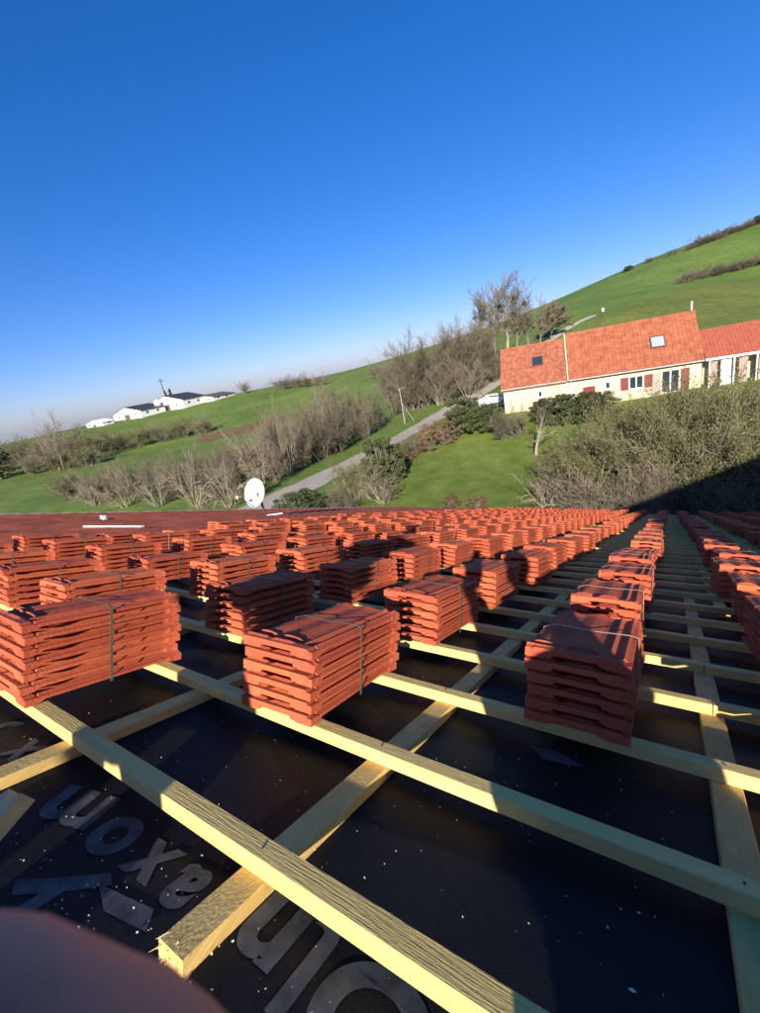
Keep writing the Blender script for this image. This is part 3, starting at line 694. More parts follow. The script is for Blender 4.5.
def proto_tree(key, seed, m0, m1, maxlev=4, up=.10, spread=.5, nch=3, thin=.0016, trunk=.35, rad0=.022, mistle=0, forks=1):
    r = random.Random(seed); S0 = Segs(); S1 = Segs(); tips = []
    for f in range(forks):
        q = np.array([r.uniform(-.03, .03), r.uniform(-.03, .03), -.04]); d = np.array([r.uniform(-.2, .2)*(forks > 1)*1.3, r.uniform(-.2, .2)*(forks > 1)*1.3, 1.0]); n = 9; rr = rad0
        for i in range(n):
            d = d+rvec(r, .05)+np.array([0, 0, .05]); d /= np.linalg.norm(d); q2 = q+d*.105; r2 = rad0*(1-.85*(i+1)/n); S0.add(q, q2, rr, r2); q = q2; rr = r2
            if i*.105 > trunk-.1:
                for _ in range(3):
                    dv = d*.7+rvec(r, spread); dv[2] = abs(dv[2])*.8+.15; dv /= np.linalg.norm(dv)
                    grow(r, S0, S1, q.copy(), dv, r.uniform(.18, .34)*(1.15-.5*i/n), rr*.5, 1, maxlev, up, spread*.75, nch, tips, thin)
    ms = [S0.mesh(key+'_trunk', m0, 5), S1.mesh(key+'_crown', m1, 3)]; names = ['trunk', 'crown']
    if mistle:
        for _ in range(mistle):
            c = tips[r.randrange(len(tips))]*.93
            ms.append(leaves_mesh(key+'_mis', M['leaf_dark'], [c+rvec(r, .013) for _ in range(110)], .012, r)); names.append('mistletoe')
    asp = norm_pair(ms); PR[key] = (list(zip(names, ms)), asp)
def proto_ever(key, seed, mleaf, clumps, per, size, flat=1.0, m0=None, squash=.9):
    r = random.Random(seed); S0 = Segs(); pts = []
    for i in range(clumps):
        a = r.uniform(0, 6.283); z = r.uniform(.12, .95); R_ = .5*math.sqrt(max(0.02, 1-(abs(z-.42)/.6)**2.2))*flat; rr = R_*math.sqrt(r.random())*1.0
        c = np.array([math.cos(a)*rr, math.sin(a)*rr, z]); S0.add(np.array([0, 0, 0.0]), np.array([c[0]*.5, c[1]*.5, z*.45]), .02, .012); S0.add(np.array([c[0]*.5, c[1]*.5, z*.45]), c, .012, .004)
        s = r.uniform(.05, .11)
        for _ in range(per):
            v = rvec(r); v /= np.linalg.norm(v); pts.append(c+v*s*r.random()**.4*np.array([1.15, 1.15, squash]))
    ms = [S0.mesh(key+'_stem', m0 or M['bark'], 4), leaves_mesh(key+'_leaf', mleaf, pts, size, r)]
    asp = norm_pair(ms); PR[key] = ([('stem', ms[0]), ('foliage', ms[1])], asp)
def proto_conifer(key, seed):
    r = random.Random(seed); S0 = Segs(); pts = []; S0.add(np.array([0, 0, 0.]), np.array([0, 0, .98]), .02, .002)
    for i in range(150):
        z = .06+.92*r.random(); L = .2*(1-z)+.015; a = r.uniform(0, 6.28); S0.add(np.array([0, 0, z]), np.array([math.cos(a)*L, math.sin(a)*L, z-.03]), .005, .001)
        for k in range(26):
            t = r.random(); pts.append(np.array([math.cos(a)*L*t, math.sin(a)*L*t, z-.03*t])+rvec(r, .012))
    ms = [S0.mesh(key+'_t', M['bark'], 4), leaves_mesh(key+'_l', M['needle'], pts, .016, r)]; asp = norm_pair(ms); PR[key] = ([('trunk', ms[0]), ('crown', ms[1])], asp)
proto_shrub('brown1', 1, 11, 4, .05, .46, 2, M['bark'], M['twig'], .0020, .55)
proto_shrub('brown2', 2, 13, 4, .04, .5, 2, M['bark'], M['twig'], .0020, .7)
proto_shrub('brown3', 3, 9, 4, .09, .40, 2, M['bark'], M['twig'], .0020, .4)
proto_shrub('pale1', 4, 9, 3, .03, .42, 2, M['bark_pale'], M['twig_pale'], .0035, .8, rad0=.026)
proto_shrub('pale2', 5, 8, 3, .07, .40, 2, M['bark_pale'], M['twig_pale'], .0033, .5, rad0=.024)
proto_shrub('olive1', 6, 14, 3, .06, .48, 2, M['bark_pale'], M['twig_olive'], .0028, .6, leaf=(M['leaf_olive'], .020, 3, .035), rad0=.016, leafn=3200)
proto_shrub('olive2', 7, 12, 3, .05, .52, 2, M['bark_pale'], M['twig_olive'], .0028, .75, leaf=(M['leaf_olive'], .020, 3, .04), rad0=.018, leafn=3000)
proto_shrub('arch', 8, 12, 2, -.10, .34, 2, M['bark_pale'], M['twig_pale'], .0040, .9, rad0=.016)
proto_tree('tall1', 11, M['bark'], M['twig_pale'], mistle=5, thin=.0009, nch=2, up=.12, spread=.45)
proto_tree('tall2', 12, M['bark_pale'], M['twig_pale'], up=.16, spread=.40, thin=.0009, nch=2, mistle=2)
proto_shrub('tall3', 13, 10, 4, .13, .34, 2, M['bark'], M['twig'], .0013, .28, rad0=.013)
proto_shrub('tall4', 16, 9, 4, .12, .38, 2, M['bark_pale'], M['twig'], .0013, .32, rad0=.013)
proto_tree('small', 14, M['bark_pale'], M['twig_pale'], maxlev=3, trunk=.3, rad0=.022, thin=.0016, nch=1, up=.1, spread=.6)
proto_tree('dry', 15, M['bark'], M['twig'], up=.05, spread=.6, trunk=.25, thin=.006)
proto_ever('ever1', 21, M['leaf_dark'], 110, 110, .024)
proto_ever('ever2', 22, M['leaf_mid'], 110, 110, .024)
proto_ever('dryb', 23, M['leaf_dry'], 45, 60, .026)
proto_conifer('conif', 31)
rp = random.Random(77)
def plant(key, name, pos, H, W, label, cat, group=None, z=None):
    parts, asp = PR[key]
    e = empty(name, pos, (0, 0, rp.uniform(0, 6.28))); sx = W/(asp)  # width in metres -> scale
    e.scale = (sx, sx, H)
    for pn, me in parts: link(pn, me, None, e)
    tag(e, label, cat, group); return e
def plant_px(key, name, px, pb, pt, wpx, label, cat, group=None, D=None):
    if D is None: g_ = ground(px, pb); 
    else:
        d = ray(px, pt); d = d/math.hypot(d[0], d[1]); x, y = CAM[0]+d[0]*D, CAM[1]+d[1]*D; g_ = np.array([x, y, hz1(x, y)])
    Dg = math.hypot(g_[0], g_[1]); depth = AX[2] @ (g_-CAM); 
    # height: where the plumb line at this spot reaches the photo row of the top
    zs = np.linspace(.3, 30, 300); pys = [topx((g_[0], g_[1], g_[2]+z_))[1] for z_ in zs]; H = float(zs[int(np.argmin(np.abs(np.array(pys)-pt)))])
    Wm = wpx*depth/FPX
    return plant(key, name, tuple(g_), H, Wm, label, cat, group)
def scatter(keys, name, rows, label, cat, group):
    for row in rows:
        px, pb, pt, wp = row[:4]; D = row[4] if len(row) > 4 else None
        plant_px(rp.choice(keys), name, px, pb, pt, wp, label, cat, group, D)
# thicket left of the road
scatter(['brown1', 'brown2', 'brown3'], 'bare_shrub', [(272,468,412,46),(290,464,408,46),(308,456,402,48),(324,448,394,48),(342,442,386,46),(358,436,386,42),(374,430,390,38),(255,478,430,42),(300,470,425,40),(322,460,408,42),(340,452,398,40),
        (238,476,436,44),(278,482,436,38),(365,438,398,34)],
        'bare brown shrub in the thicket between dish and utility pole', 'shrub', 'shrubs in the roadside thicket')
scatter(['pale2', 'pale1'], 'bare_shrub', [(290,474,396,38),(335,452,374,36),(262,484,420,40)], 'pale-stemmed bare shrub rising out of the roadside thicket', 'shrub', 'pale shrubs in the roadside thicket')
scatter(['pale1', 'pale2', 'arch'], 'bare_shrub', [(160,506,458,56),(196,507,450,62),(230,507,452,60),(248,500,462,44),(128,507,464,50),(95,506,470,40)],
        'pale-stemmed bare shrub just beyond the laid tiles', 'shrub', 'pale shrubs beyond the verge')
scatter(['brown1', 'brown2', 'brown3', 'olive1'], 'bare_shrub', [(20,466,440,40),(45,462,432,40),(72,458,428,42),(96,455,430,40),(120,450,430,36),(143,446,424,34),(163,442,420,32),(184,438,416,32),(204,434,414,28),(35,474,450,36),(62,470,446,36),(8,468,442,36),(88,466,444,34)],
        'bare brown shrub in the hedge line below the white farm', 'shrub', 'shrubs in the hedge line below the farm')
scatter(['brown2', 'brown3', 'olive2'], 'bare_shrub', [(70,500,468,40),(110,496,462,40),(135,494,460,40),(160,490,456,40),(186,486,450,42),(210,482,446,42),(232,484,444,42),(175,498,462,44),(215,498,456,44),(100,503,472,40)], 'brown shrub in the valley thicket among the pale-stemmed shrubs', 'shrub', 'brown shrubs in the valley thicket')
plant_px('pale2', 'bare_tree', 62, 470, 412, 58, 'spreading pale bare tree at the end of the valley thicket', 'tree')
plant_px('conif', 'conifer_tree', 2, 480, 428, 34, 'dark conifer at the far end of the valley', 'tree')
# trees by the pole and up the road
scatter(['tall3', 'tall3', 'tall4'], 'bare_tree', [(400,412,352,46),(415,410,334,50),(432,404,345,52),(448,398,328,54),(462,394,320,56),(478,388,318,54),(440,405,364,44),(470,396,350,44),(490,382,328,40)],
        'bushy bare brown tree in the clump beside the utility pole', 'tree', 'bare trees in the clump by the pole')
scatter(['brown1', 'brown3'], 'bare_shrub', [(408,412,375,40),(428,406,372,40),(450,400,368,44),(475,392,360,44),(495,382,352,40),(510,372,345,36),(525,362,338,34)], 'bare brown shrub at the foot of the tree clump', 'shrub', 'shrubs at the foot of the tree clump')
scatter(['tall2', 'tall1'], 'bare_tree', [(487,372,294,46),(497,371,284,46),(507,369,274,50),(518,366,274,50),(529,361,280,46),(541,355,296,36)], 'tall bare tree with mistletoe clumps beside the cream house', 'tree', 'tall bare trees by the house')
plant_px('dry', 'bare_tree', 552, 340, 303, 34, 'rounded brown bare tree at the foot of the gravel track', 'tree')
# shrubs on the far fields
scatter(['brown2', 'brown1'], 'field_bush', [(283,390,376,22),(296,388,374,24),(310,387,374,24),(322,386,374,20)], 'brown bush in the clump on the field crest', 'bush', 'bushes on the field crest')
plant_px('brown3', 'bare_tree', 246, 394, 381, 15, 'small lone bare tree on the skyline of the field', 'tree')
scatter(['brown2', 'brown1'], 'field_bush', [(380,378,362,26),(398,375,360,24),(330,405,385,22)], 'low brown bush on the slope below the crest', 'bush', 'bushes on the slope')
scatter(['brown2', 'brown1', 'brown3'], 'hill_bush', [(686+11*i, 283-2.6*i, 270-2.3*i, 24) for i in range(8)], 'grey-brown bush in the hedge across the green hill', 'bush', 'bushes of the hill hedge')
scatter(['brown2', 'ever1', 'brown3'], 'hill_tree', [(700+9*i, 246-3.4*i, 236-3.2*i, 22) for i in range(8)]+[(690,250,243,14),(672,255,249,12),(650,262,256,12),(628,271,266,10)], 'dark bush of the wood along the hill crest', 'tree', 'trees along the hill crest')
# by the road and lawn
plant_px('ever2', 'evergreen_bush', 386, 484, 438, 46, 'round dark green evergreen bush on the near side of the road', 'bush')
plant_px('olive1', 'scrub_bush', 357, 500, 455, 48, 'greenish brown scrub bush against the round evergreen', 'bush')
plant_px('pale1', 'bare_shrub', 383, 503, 470, 44, 'pale tangled shrub in front of the round evergreen', 'shrub')
plant_px('ever1', 'evergreen_bush', 303, 520, 491, 56, 'low dark evergreen just over the roof edge beside the dish', 'bush')
plant_px('brown2', 'bare_shrub', 343, 512, 484, 40, 'low brown shrub between the evergreens at the roof edge', 'shrub')
plant_px('ever2', 'evergreen_bush', 466, 434, 398, 44, 'large green bush on the road side of the lawn', 'bush')
plant_px('ever1', 'evergreen_bush', 492, 432, 404, 30, 'dark bush between the large green bush and the house', 'bush')
scatter(['dryb', 'brown2', 'brown1'], 'scrub_bush', [(415,455,430,30),(430,450,424,30),(445,446,420,28),(405,462,444,26)], 'russet scrub bush on the bank between road and lawn', 'bush', 'scrub on the bank')
scatter(['dryb', 'dryb'], 'low_plant', [(452,508,494,20),(478,508,495,22)], 'low russet plant at the lawn edge below the roof', 'plant', 'russet plants at the lawn edge')
scatter(['brown1', 'brown3'], 'bare_shrub', [(503,440,408,32),(518,438,404,32)], 'grey bare shrub at the corner of the lawn by the house', 'shrub', 'shrubs at the lawn corner')
plant_px('small', 'orchard_tree', 534, 456, 404, 52, 'small bare fruit tree with pale trunk on the lawn', 'tree')
scatter(['ever2', 'ever1'], 'garden_bush', [(548,424,398,34),(566,424,394,34),(584,424,393,34),(603,420,392,32)], 'dense green garden bush below the house front', 'bush', 'green bushes below the house front')
# the big overgrown hedge below the eave
HL = 'tangled olive-green hedge shrub below the house'
scatter(['olive1', 'olive2'], 'hedge_shrub', [(640,0,384,70,41),(672,0,378,74,40),(705,0,372,76,39),(738,0,368,76,39),(765,0,368,70,38),(612,0,400,66,40),(590,0,416,60,38),(575,0,432,60,37),(555,0,450,56,36),
        (690,0,388,80,35),(728,0,384,80,34),(758,0,388,80,33),(655,0,396,80,35),(620,0,412,76,35),(775,0,396,80,31),(675,0,405,80,32),(635,0,420,80,33)], HL, 'shrub', 'hedge shrubs below the house')
scatter(['olive2', 'olive1', 'pale1'], 'hedge_shrub', [(575,0,450,70,34),(600,0,442,76,32),(640,0,432,86,31),(680,0,428,88,30),(720,0,425,90,30),(758,0,425,90,30),(560,0,466,64,33)], 'twiggy hedge shrub half in shade right below the eave', 'shrub', 'hedge shrubs below the eave')
scatter(['arch', 'arch', 'pale1'], 'bramble', [(545,0,470,70,31),(575,0,462,76,30),(610,0,458,80,29),(650,0,456,84,28.5),(590,0,478,70,28.5)], 'arching pale bramble at the foot of the hedge', 'bramble', 'brambles at the hedge foot')
scatter(['olive2', 'brown2', 'olive1'], 'hedge_shrub', [(620,0,480,80,27),(670,0,470,90,27),(720,0,466,90,27),(765,0,462,90,27)], 'shaded shrub at the hedge foot touching the eave', 'shrub', 'shaded shrubs at the eave')

# ------------------------------------------------------------------ cream house
def house():
    Z0 = CAMZ-8.2; A = atZ(503, 390, -5.4); B = atZ(703, 360, -5.4); ang = math.atan2(B[1]-A[1], B[0]-A[0]); Ln = math.hypot(B[0]-A[0], B[1]-A[1])
    e = empty('cream_house', (A[0], A[1], Z0), (0, 0, ang)); tag(e, 'cream rendered house with red tiled roof, roof windows and oxblood shutters', 'house')
    EH = CAMZ-5.4-Z0; RH = CAMZ-.72-Z0; DP = 7.8; sp = Ln*.355          # eave, ridge, depth, split between the two roofs
    # walls with openings in the front
    ops = [(3.75, 4.2, 1.35, 2.0, 'w'), (3.1, 4.95, -.3, .95, 's'), (sp+1.55, sp+2.75, -.3, 1.75, 's'), (sp+3.75, sp+4.25, 1.25, 1.95, 'w'), (sp+6.05, sp+7.35, .85, 2.15, 'W'), (sp+9.0, sp+10.6, .0, 2.25, 'D')]
    xs = sorted({0, Ln, *[o[0] for o in ops], *[o[1] for o in ops]}); mb = MB()
    for x0, x1 in zip(xs[:-1], xs[1:]):
        cs = sorted([(o[2], o[3]) for o in ops if o[0] <= x0+1e-6 and o[1] >= x1-1e-6]); z = -1.2
        for a, b in cs:
            if a > z: mb.box(x0, x1, .3, .6, z, a)
            z = b
        mb.box(x0, x1, .3, .6, z, EH-.02)
    mb.build('wall', M['render'], e)
    for x in (0, Ln-.3):
        m2 = MB(); m2.prism([(x, .6, -1.2), (x, DP-.3, -1.2), (x, DP-.3, EH-.15), (x, DP/2, RH-(.75 if x == 0 else .25)), (x, .6, EH-.05)], (.3, 0, 0)); m2.build('gable_wall', M['render'], e)
    m2 = MB(); m2.box(.3, Ln-.3, DP-.6, DP-.3, -1.2, EH); m2.build('wall', M['render'], e)
    for x0, x1, z0, z1, k in ops:
        if k == 's':
            d_ = MB(); n = 6; wv = (x1-x0)/n
            for i in range(n): d_.box(x0+i*wv+.01, x0+(i+1)*wv-.01, .42, .47, z0, z1)
            d_.build('door', M['shutter'], e)
        else:
            wn = MB(); t = .07; y_ = (.38, .45)
            wn.box(x0, x1, *y_, z0, z0+t); wn.box(x0, x1, *y_, z1-t, z1); wn.box(x0, x0+t, *y_, z0+t, z1-t); wn.box(x1-t, x1, *y_, z0+t, z1-t)
            if x1-x0 > .8: wn.box((x0+x1)/2-.06, (x0+x1)/2+.06, *y_, z0+t, z1-t)
            wo = wn.build('window', M['white'], e)
            gp = MB(); gp.box(x0+.02, x1-.02, .46, .47, z0+.02, z1-.02); gp.build('pane', M['glass'], wo)
            if k != 'D': sl_ = MB(); sl_.box(x0-.12, x1+.12, .2, .298, z0-.12, z0-.02); sl_.build('sill', M['white'], wo)
            if k in 'WD':
                for sx in (x0-.82, x1+.1):
                    sh = MB(); sh.box(sx, sx+.72, .22, .275, z0, z1); 
                    for q in range(3): sh.box(sx+.06, sx+.66, .205, .219, z0+.2+q*(z1-z0-.4)/2-.04, z0+.2+q*(z1-z0-.4)/2+.04)
                    sh.build('shutter', M['shutter'] if k == 'W' or sx > x1 else M['rubble'], e)
            if k == 'w':
                fr = MB()
                for a, b, c, d in ((x0-.15, x1+.15, z1, z1+.14), (x0-.15, x0-.001, z0, z1), (x1+.001, x1+.15, z0, z1)): fr.box(a, b, .27, .299, c, d)
                fr.build('surround', M['white'], wo)
    # tiled roof slopes: courses of pantiles, all real geometry
    def slope(x0, x1, eh, rh, y_e, y_r, name, seed, tw, cg, mt):
        r = random.Random(seed); m_ = MB(); SL = math.hypot(y_r-y_e, rh-eh); n = int((x1-x0)/tw); c = int(SL/cg)
        dy = (y_r-y_e)/SL; dz = (rh-eh)/SL; nyv, nzv = -dz, dy
        tw = (x1-x0)/n; cg = SL/c
        for j in range(c):
            for i in range(n):
                lift = r.uniform(-.008, .01); k0 = len(m_.v)
                for s_, off in ((j*cg-.02, .05), ((j+1)*cg, .018)):
                    for fx, fz in ((0, .0), (.3, .055), (.6, .058), (.85, .0), (1.0, .0)):
                        o_ = off+fz+lift; m_.v.append((x0+(i+fx)*tw, y_e+dy*s_+nyv*o_, eh+dz*s_+nzv*o_))
                for fx in (0, .3, .6, .85, 1.0): m_.v.append((x0+(i+fx)*tw, y_e+dy*(j*cg-.02), eh+dz*(j*cg-.02)))
                for q in range(4): m_.f.append((k0+q, k0+q+1, k0+q+6, k0+q+5)); m_.f.append((k0+q, k0+10+q, k0+11+q, k0+q+1))
        o = m_.build(name, mt, e); o['kind'] = 'stuff'
        b_ = MB(); b_.prism([(x0, y_e+.02, eh-.02), (x0, y_r, rh-.02), (x0, DP-(y_e), eh-.02), (x0, DP-(y_e), eh-.16), (x0, y_r, rh-.18), (x0, y_e+.02, eh-.16)], (x1-x0, 0, 0)); b_.build('roof_deck', mt, e)
        return dy, dz, nyv, nzv
    rt1 = mat('weathered red roof tile', (0.23, 0.068, 0.038), 0.85, col2=(0.42, 0.150, 0.080), scale=2.6, bump=.1, detail=10); rt2 = mat('orange red roof tile', (0.39, 0.125, 0.058), 0.85, col2=(0.24, 0.070, 0.036), scale=1.8, bump=.1, detail=10)
    rt3 = mat('bright red roof tile', (0.36, 0.095, 0.055), 0.85, col2=(0.28, 0.07, 0.04), scale=2.5, detail=9)
    a1 = slope(-.25, sp-.05, EH-.06, RH-.42, .0, DP/2, 'roof_tiles', 3, .24, .28, rt1)
    a2 = slope(sp+.14, Ln+.15, EH, RH, -.05, DP/2, 'roof_tiles', 4, .36, .36, rt2)
    def rwin(x, s, w_, h_, a, eh, ye, gl):
        dy, dz, ny_, nz_ = a
        def P(i, j, o): return (x+i, ye+dy*(s+j)+ny_*o, eh+dz*(s+j)+nz_*o)
        m_ = MB()
        for i0, i1, j0, j1 in ((-w_/2-.09, w_/2+.09, -.09, 0), (-w_/2-.09, w_/2+.09, h_, h_+.09), (-w_/2-.09, -w_/2, 0, h_), (w_/2, w_/2+.09, 0, h_)):
            m_.add([P(i, j, o) for o in (.06, .17) for j in (j0, j1) for i in (i0, i1)], [(0, 2, 3, 1), (4, 5, 7, 6), (0, 1, 5, 4), (2, 6, 7, 3), (0, 4, 6, 2), (1, 3, 7, 5)])
        wo = m_.build('roof_window', M['dark_metal'], e)
        m_ = MB(); m_.add([P(i, j, .135) for j in (0, h_) for i in (-w_/2, w_/2)], [(0, 1, 3, 2)]); m_.build('pane', gl, wo)
    rwin(3.9, 2.8, 1.0, 1.0, a1, EH-.06, 0, M['glass']); rwin(sp+8.9, 2.4, 1.15, 1.25, a2, EH, -.05, M['skyglass'])
    # verge between the two roofs, gutters, ridge, chimney
    SL = math.hypot(DP/2, RH-EH)
    m_ = MB(); m_.prism([(sp+.0, -.06, EH-.1), (sp+.12, -.06, EH-.1), (sp+.12, DP/2, RH+.03), (sp+.0, DP/2, RH+.03)], (0, -.1, .1)); m_.build('verge', M['render'], e)
    m_ = MB(); m_.tube((-.25, -.06, EH-.06), (sp-.13, -.06, EH-.06), .07, .07, 8); m_.tube((sp+.14, -.12, EH-.06), (Ln+.1, -.12, EH-.06), .07, .07, 8); m_.build('gutter', M['zinc'], e)
    m_ = MB(); m_.tube((sp+.3, .24, EH-.1), (sp+.3, .24, -1), .05, .05, 8); m_.build('downpipe', M['white'], e)
    for x0, x1, rh in ((-.25, sp-.05, RH-.42), (sp+.14, Ln+.15, RH)):
        m_ = MB(); n = int((x1-x0)/.42)
        for i in range(n): m_.tube((x0+i*(x1-x0)/n, DP/2, rh+.0), (x0+(i+1)*(x1-x0)/n+.02, DP/2, rh+.01), .13, .115, 8)
        m_.build('ridge_tiles', rt2, e)
    m_ = MB(); m_.tube((Ln-.1, DP/2+.2, RH-.3), (Ln-.1, DP/2+.2, RH+1.05), .12, .12, 10); m_.build('flue', M['zinc'], e)
    # lean-to wing on the right with a white veranda
    x0, x1 = Ln+.16, Ln+5.5; a3 = slope(x0, x1, EH+.15, EH+2.75, -.1, 2.9, 'wing_roof_tiles', 5, .3, .33, rt3)
    m_ = MB(); m_.box(Ln, x1-.2, 1.2, DP-1, -1.2, EH+.1); m_.build('wing_wall', M['render'], e)
    m_ = MB(); m_.box(x0, x1+2.5, -.35, -.22, EH-.12, EH+.1); m_.build('fascia', M['white'], e)
    m_ = MB(); m_.box(x0, x1+2.5, -.2, 1.0, EH-.22, EH-.13); m_.build('veranda_beam', M['dark_metal'], e)
    for i, px_ in enumerate((Ln+.5, Ln+2.5, Ln+4.3, Ln+6.2, Ln+7.7)):
        m_ = MB(); m_.box(px_-.06, px_+.06, -.33, -.22, -1.0, EH-.12); m_.build('post', M['white'], e)
    for cx, wv, mm in ((Ln+.95, .5, 'rubble'), (Ln+1.9, .85, 'white'), (Ln+3.3, .7, 'rubble'), (Ln+4.9, .75, 'rubble'), (Ln+5.8, .35, 'white')):
        m_ = MB(); n = 7
        for i in range(n): m_.tube((cx-wv/2+wv*(i+.5)/n, -.08+.03*(i % 2), EH-.25), (cx-wv/2+wv*(i+.5)/n*1.05, -.06+.05*(i % 2), -.3), wv/n*.62, wv/n*.55, 6)
        m_.build('curtain', M[mm], e)
    m_ = MB(); m_.box(x1-.2, x1+2.4, .9, 1.1, -1, EH-.25); m_.build('wing_wall', M['rubble'], e)
    return e, ang
hs, hang = house()

# ------------------------------------------------------------------ cars
def car(pos, rot, label):
    e = empty('parked_car', pos, (0, 0, rot)); tag(e, label, 'car')
    side = [(-2.1, .35), (-2.12, .75), (-1.95, .98), (-1.55, 1.05), (-1.0, 1.42), (.55, 1.46), (1.35, 1.02), (1.95, .88), (2.1, .62), (2.08, .33)]
    mb = MB(); n = len(side)
    rings = [(-.86, .96), (-.80, 1.0), (.80, 1.0), (.86, .96)]
    for yy, sc_ in rings:
        for x, z in side: mb.v.append((x*sc_, yy*(1 if z < 1.1 else .84), .3+(z-.3)*sc_))
    for a in range(3):
        for k in range(n): mb.f.append((a*n+k, a*n+(k+1) % n, (a+1)*n+(k+1) % n, (a+1)*n+k))
    mb.f += [tuple(range(n)), tuple(range(3*n, 4*n))[::-1]]
    mb.build('body', M['car'], e)
    for yy in (-1, 1):
        g_ = MB(); g_.add([(-1.3, yy*.80, 1.08), (1.1, yy*.83, 1.08), (.5, yy*.735, 1.38), (-.95, yy*.735, 1.36)], [(0, 1, 2, 3)])
        g_.v = [(x, y*1.03, z) for x, y, z in g_.v]; g_.build('side_window', M['glass'], e)
        for x in (-1.3, 1.3):
            w_ = MB(); w_.tube((x, yy*.70, .31), (x, yy*.88, .31), .31, .31, 16); wh = w_.build('wheel', M['black'], e)
            w_ = MB(); w_.tube((x, yy*.88, .31), (x, yy*.885, .31), .19, .19, 12); w_.build('rim', M['zinc'], wh)
        l_ = MB(); l_.box(1.93, 2.06, yy*.62-.16, yy*.62+.16, .68, .8); l_.build('headlight', M['skyglass'], e)
        l_ = MB(); l_.box(-2.125, -2.0, yy*.68-.1, yy*.68+.1, .72, .92); l_.build('tail_light', M['shutter'], e)
    for x0, z0, x1, z1 in ((1.3, 1.06, .6, 1.43), (-1.5, 1.08, -1.02, 1.40)):
        g_ = MB(); o_ = .03 if x0 > 0 else -.03; g_.add([(x0+o_, -.74, z0), (x0+o_, .74, z0), (x1+o_, .64, z1), (x1+o_, -.64, z1)], [(0, 1, 2, 3)]); g_.build('windscreen', M['glass'], e)
    return e
p = ground(494, 406); car((p[0], p[1], p[2]+.16), hang+.1, 'white car parked at the gable end of the cream house')
q = Vector((hs.location.x, hs.location.y, 0))+Matrix.Rotation(hang, 3, 'Z') @ Vector((6.6, -2.2, 0)); car((q.x, q.y, hz1(q.x, q.y)+.75), hang+.05, 'white car standing in front of the house, beside the oxblood door')

# ------------------------------------------------------------------ utility pole
p = ground(405, 424); e = empty('utility_pole', tuple(p)); tag(e, 'pale concrete utility pole with a slanting stay beside the road', 'pole')
zs = np.linspace(2, 14, 121); H = float(zs[int(np.argmin([abs(topx((p[0], p[1], p[2]+z))[1]-389) for z in zs]))])
mb = MB(); mb.tube((0, 0, -.3), (0, 0, H), .095, .07, 8); mb.build('post', M['concrete'], e)
mb = MB(); rt_ = Vector((AX[0][0], AX[0][1], 0)).normalized(); mb.tube(rt_*2.2+Vector((0, 0, -.2)), Vector((0, 0, H*.62)), .05, .045, 6); mb.build('stay', M['concrete'], e)
mb = MB(); mb.tube(rt_*-.12+Vector((0, 0, H-.15)), rt_*1.3+Vector((0, 0, H+.12)), .04, .03, 6); mb.box(-.14, .14, -.14, .14, H-.02, H+.1); mb.build('lamp_arm', M['zinc'], e)

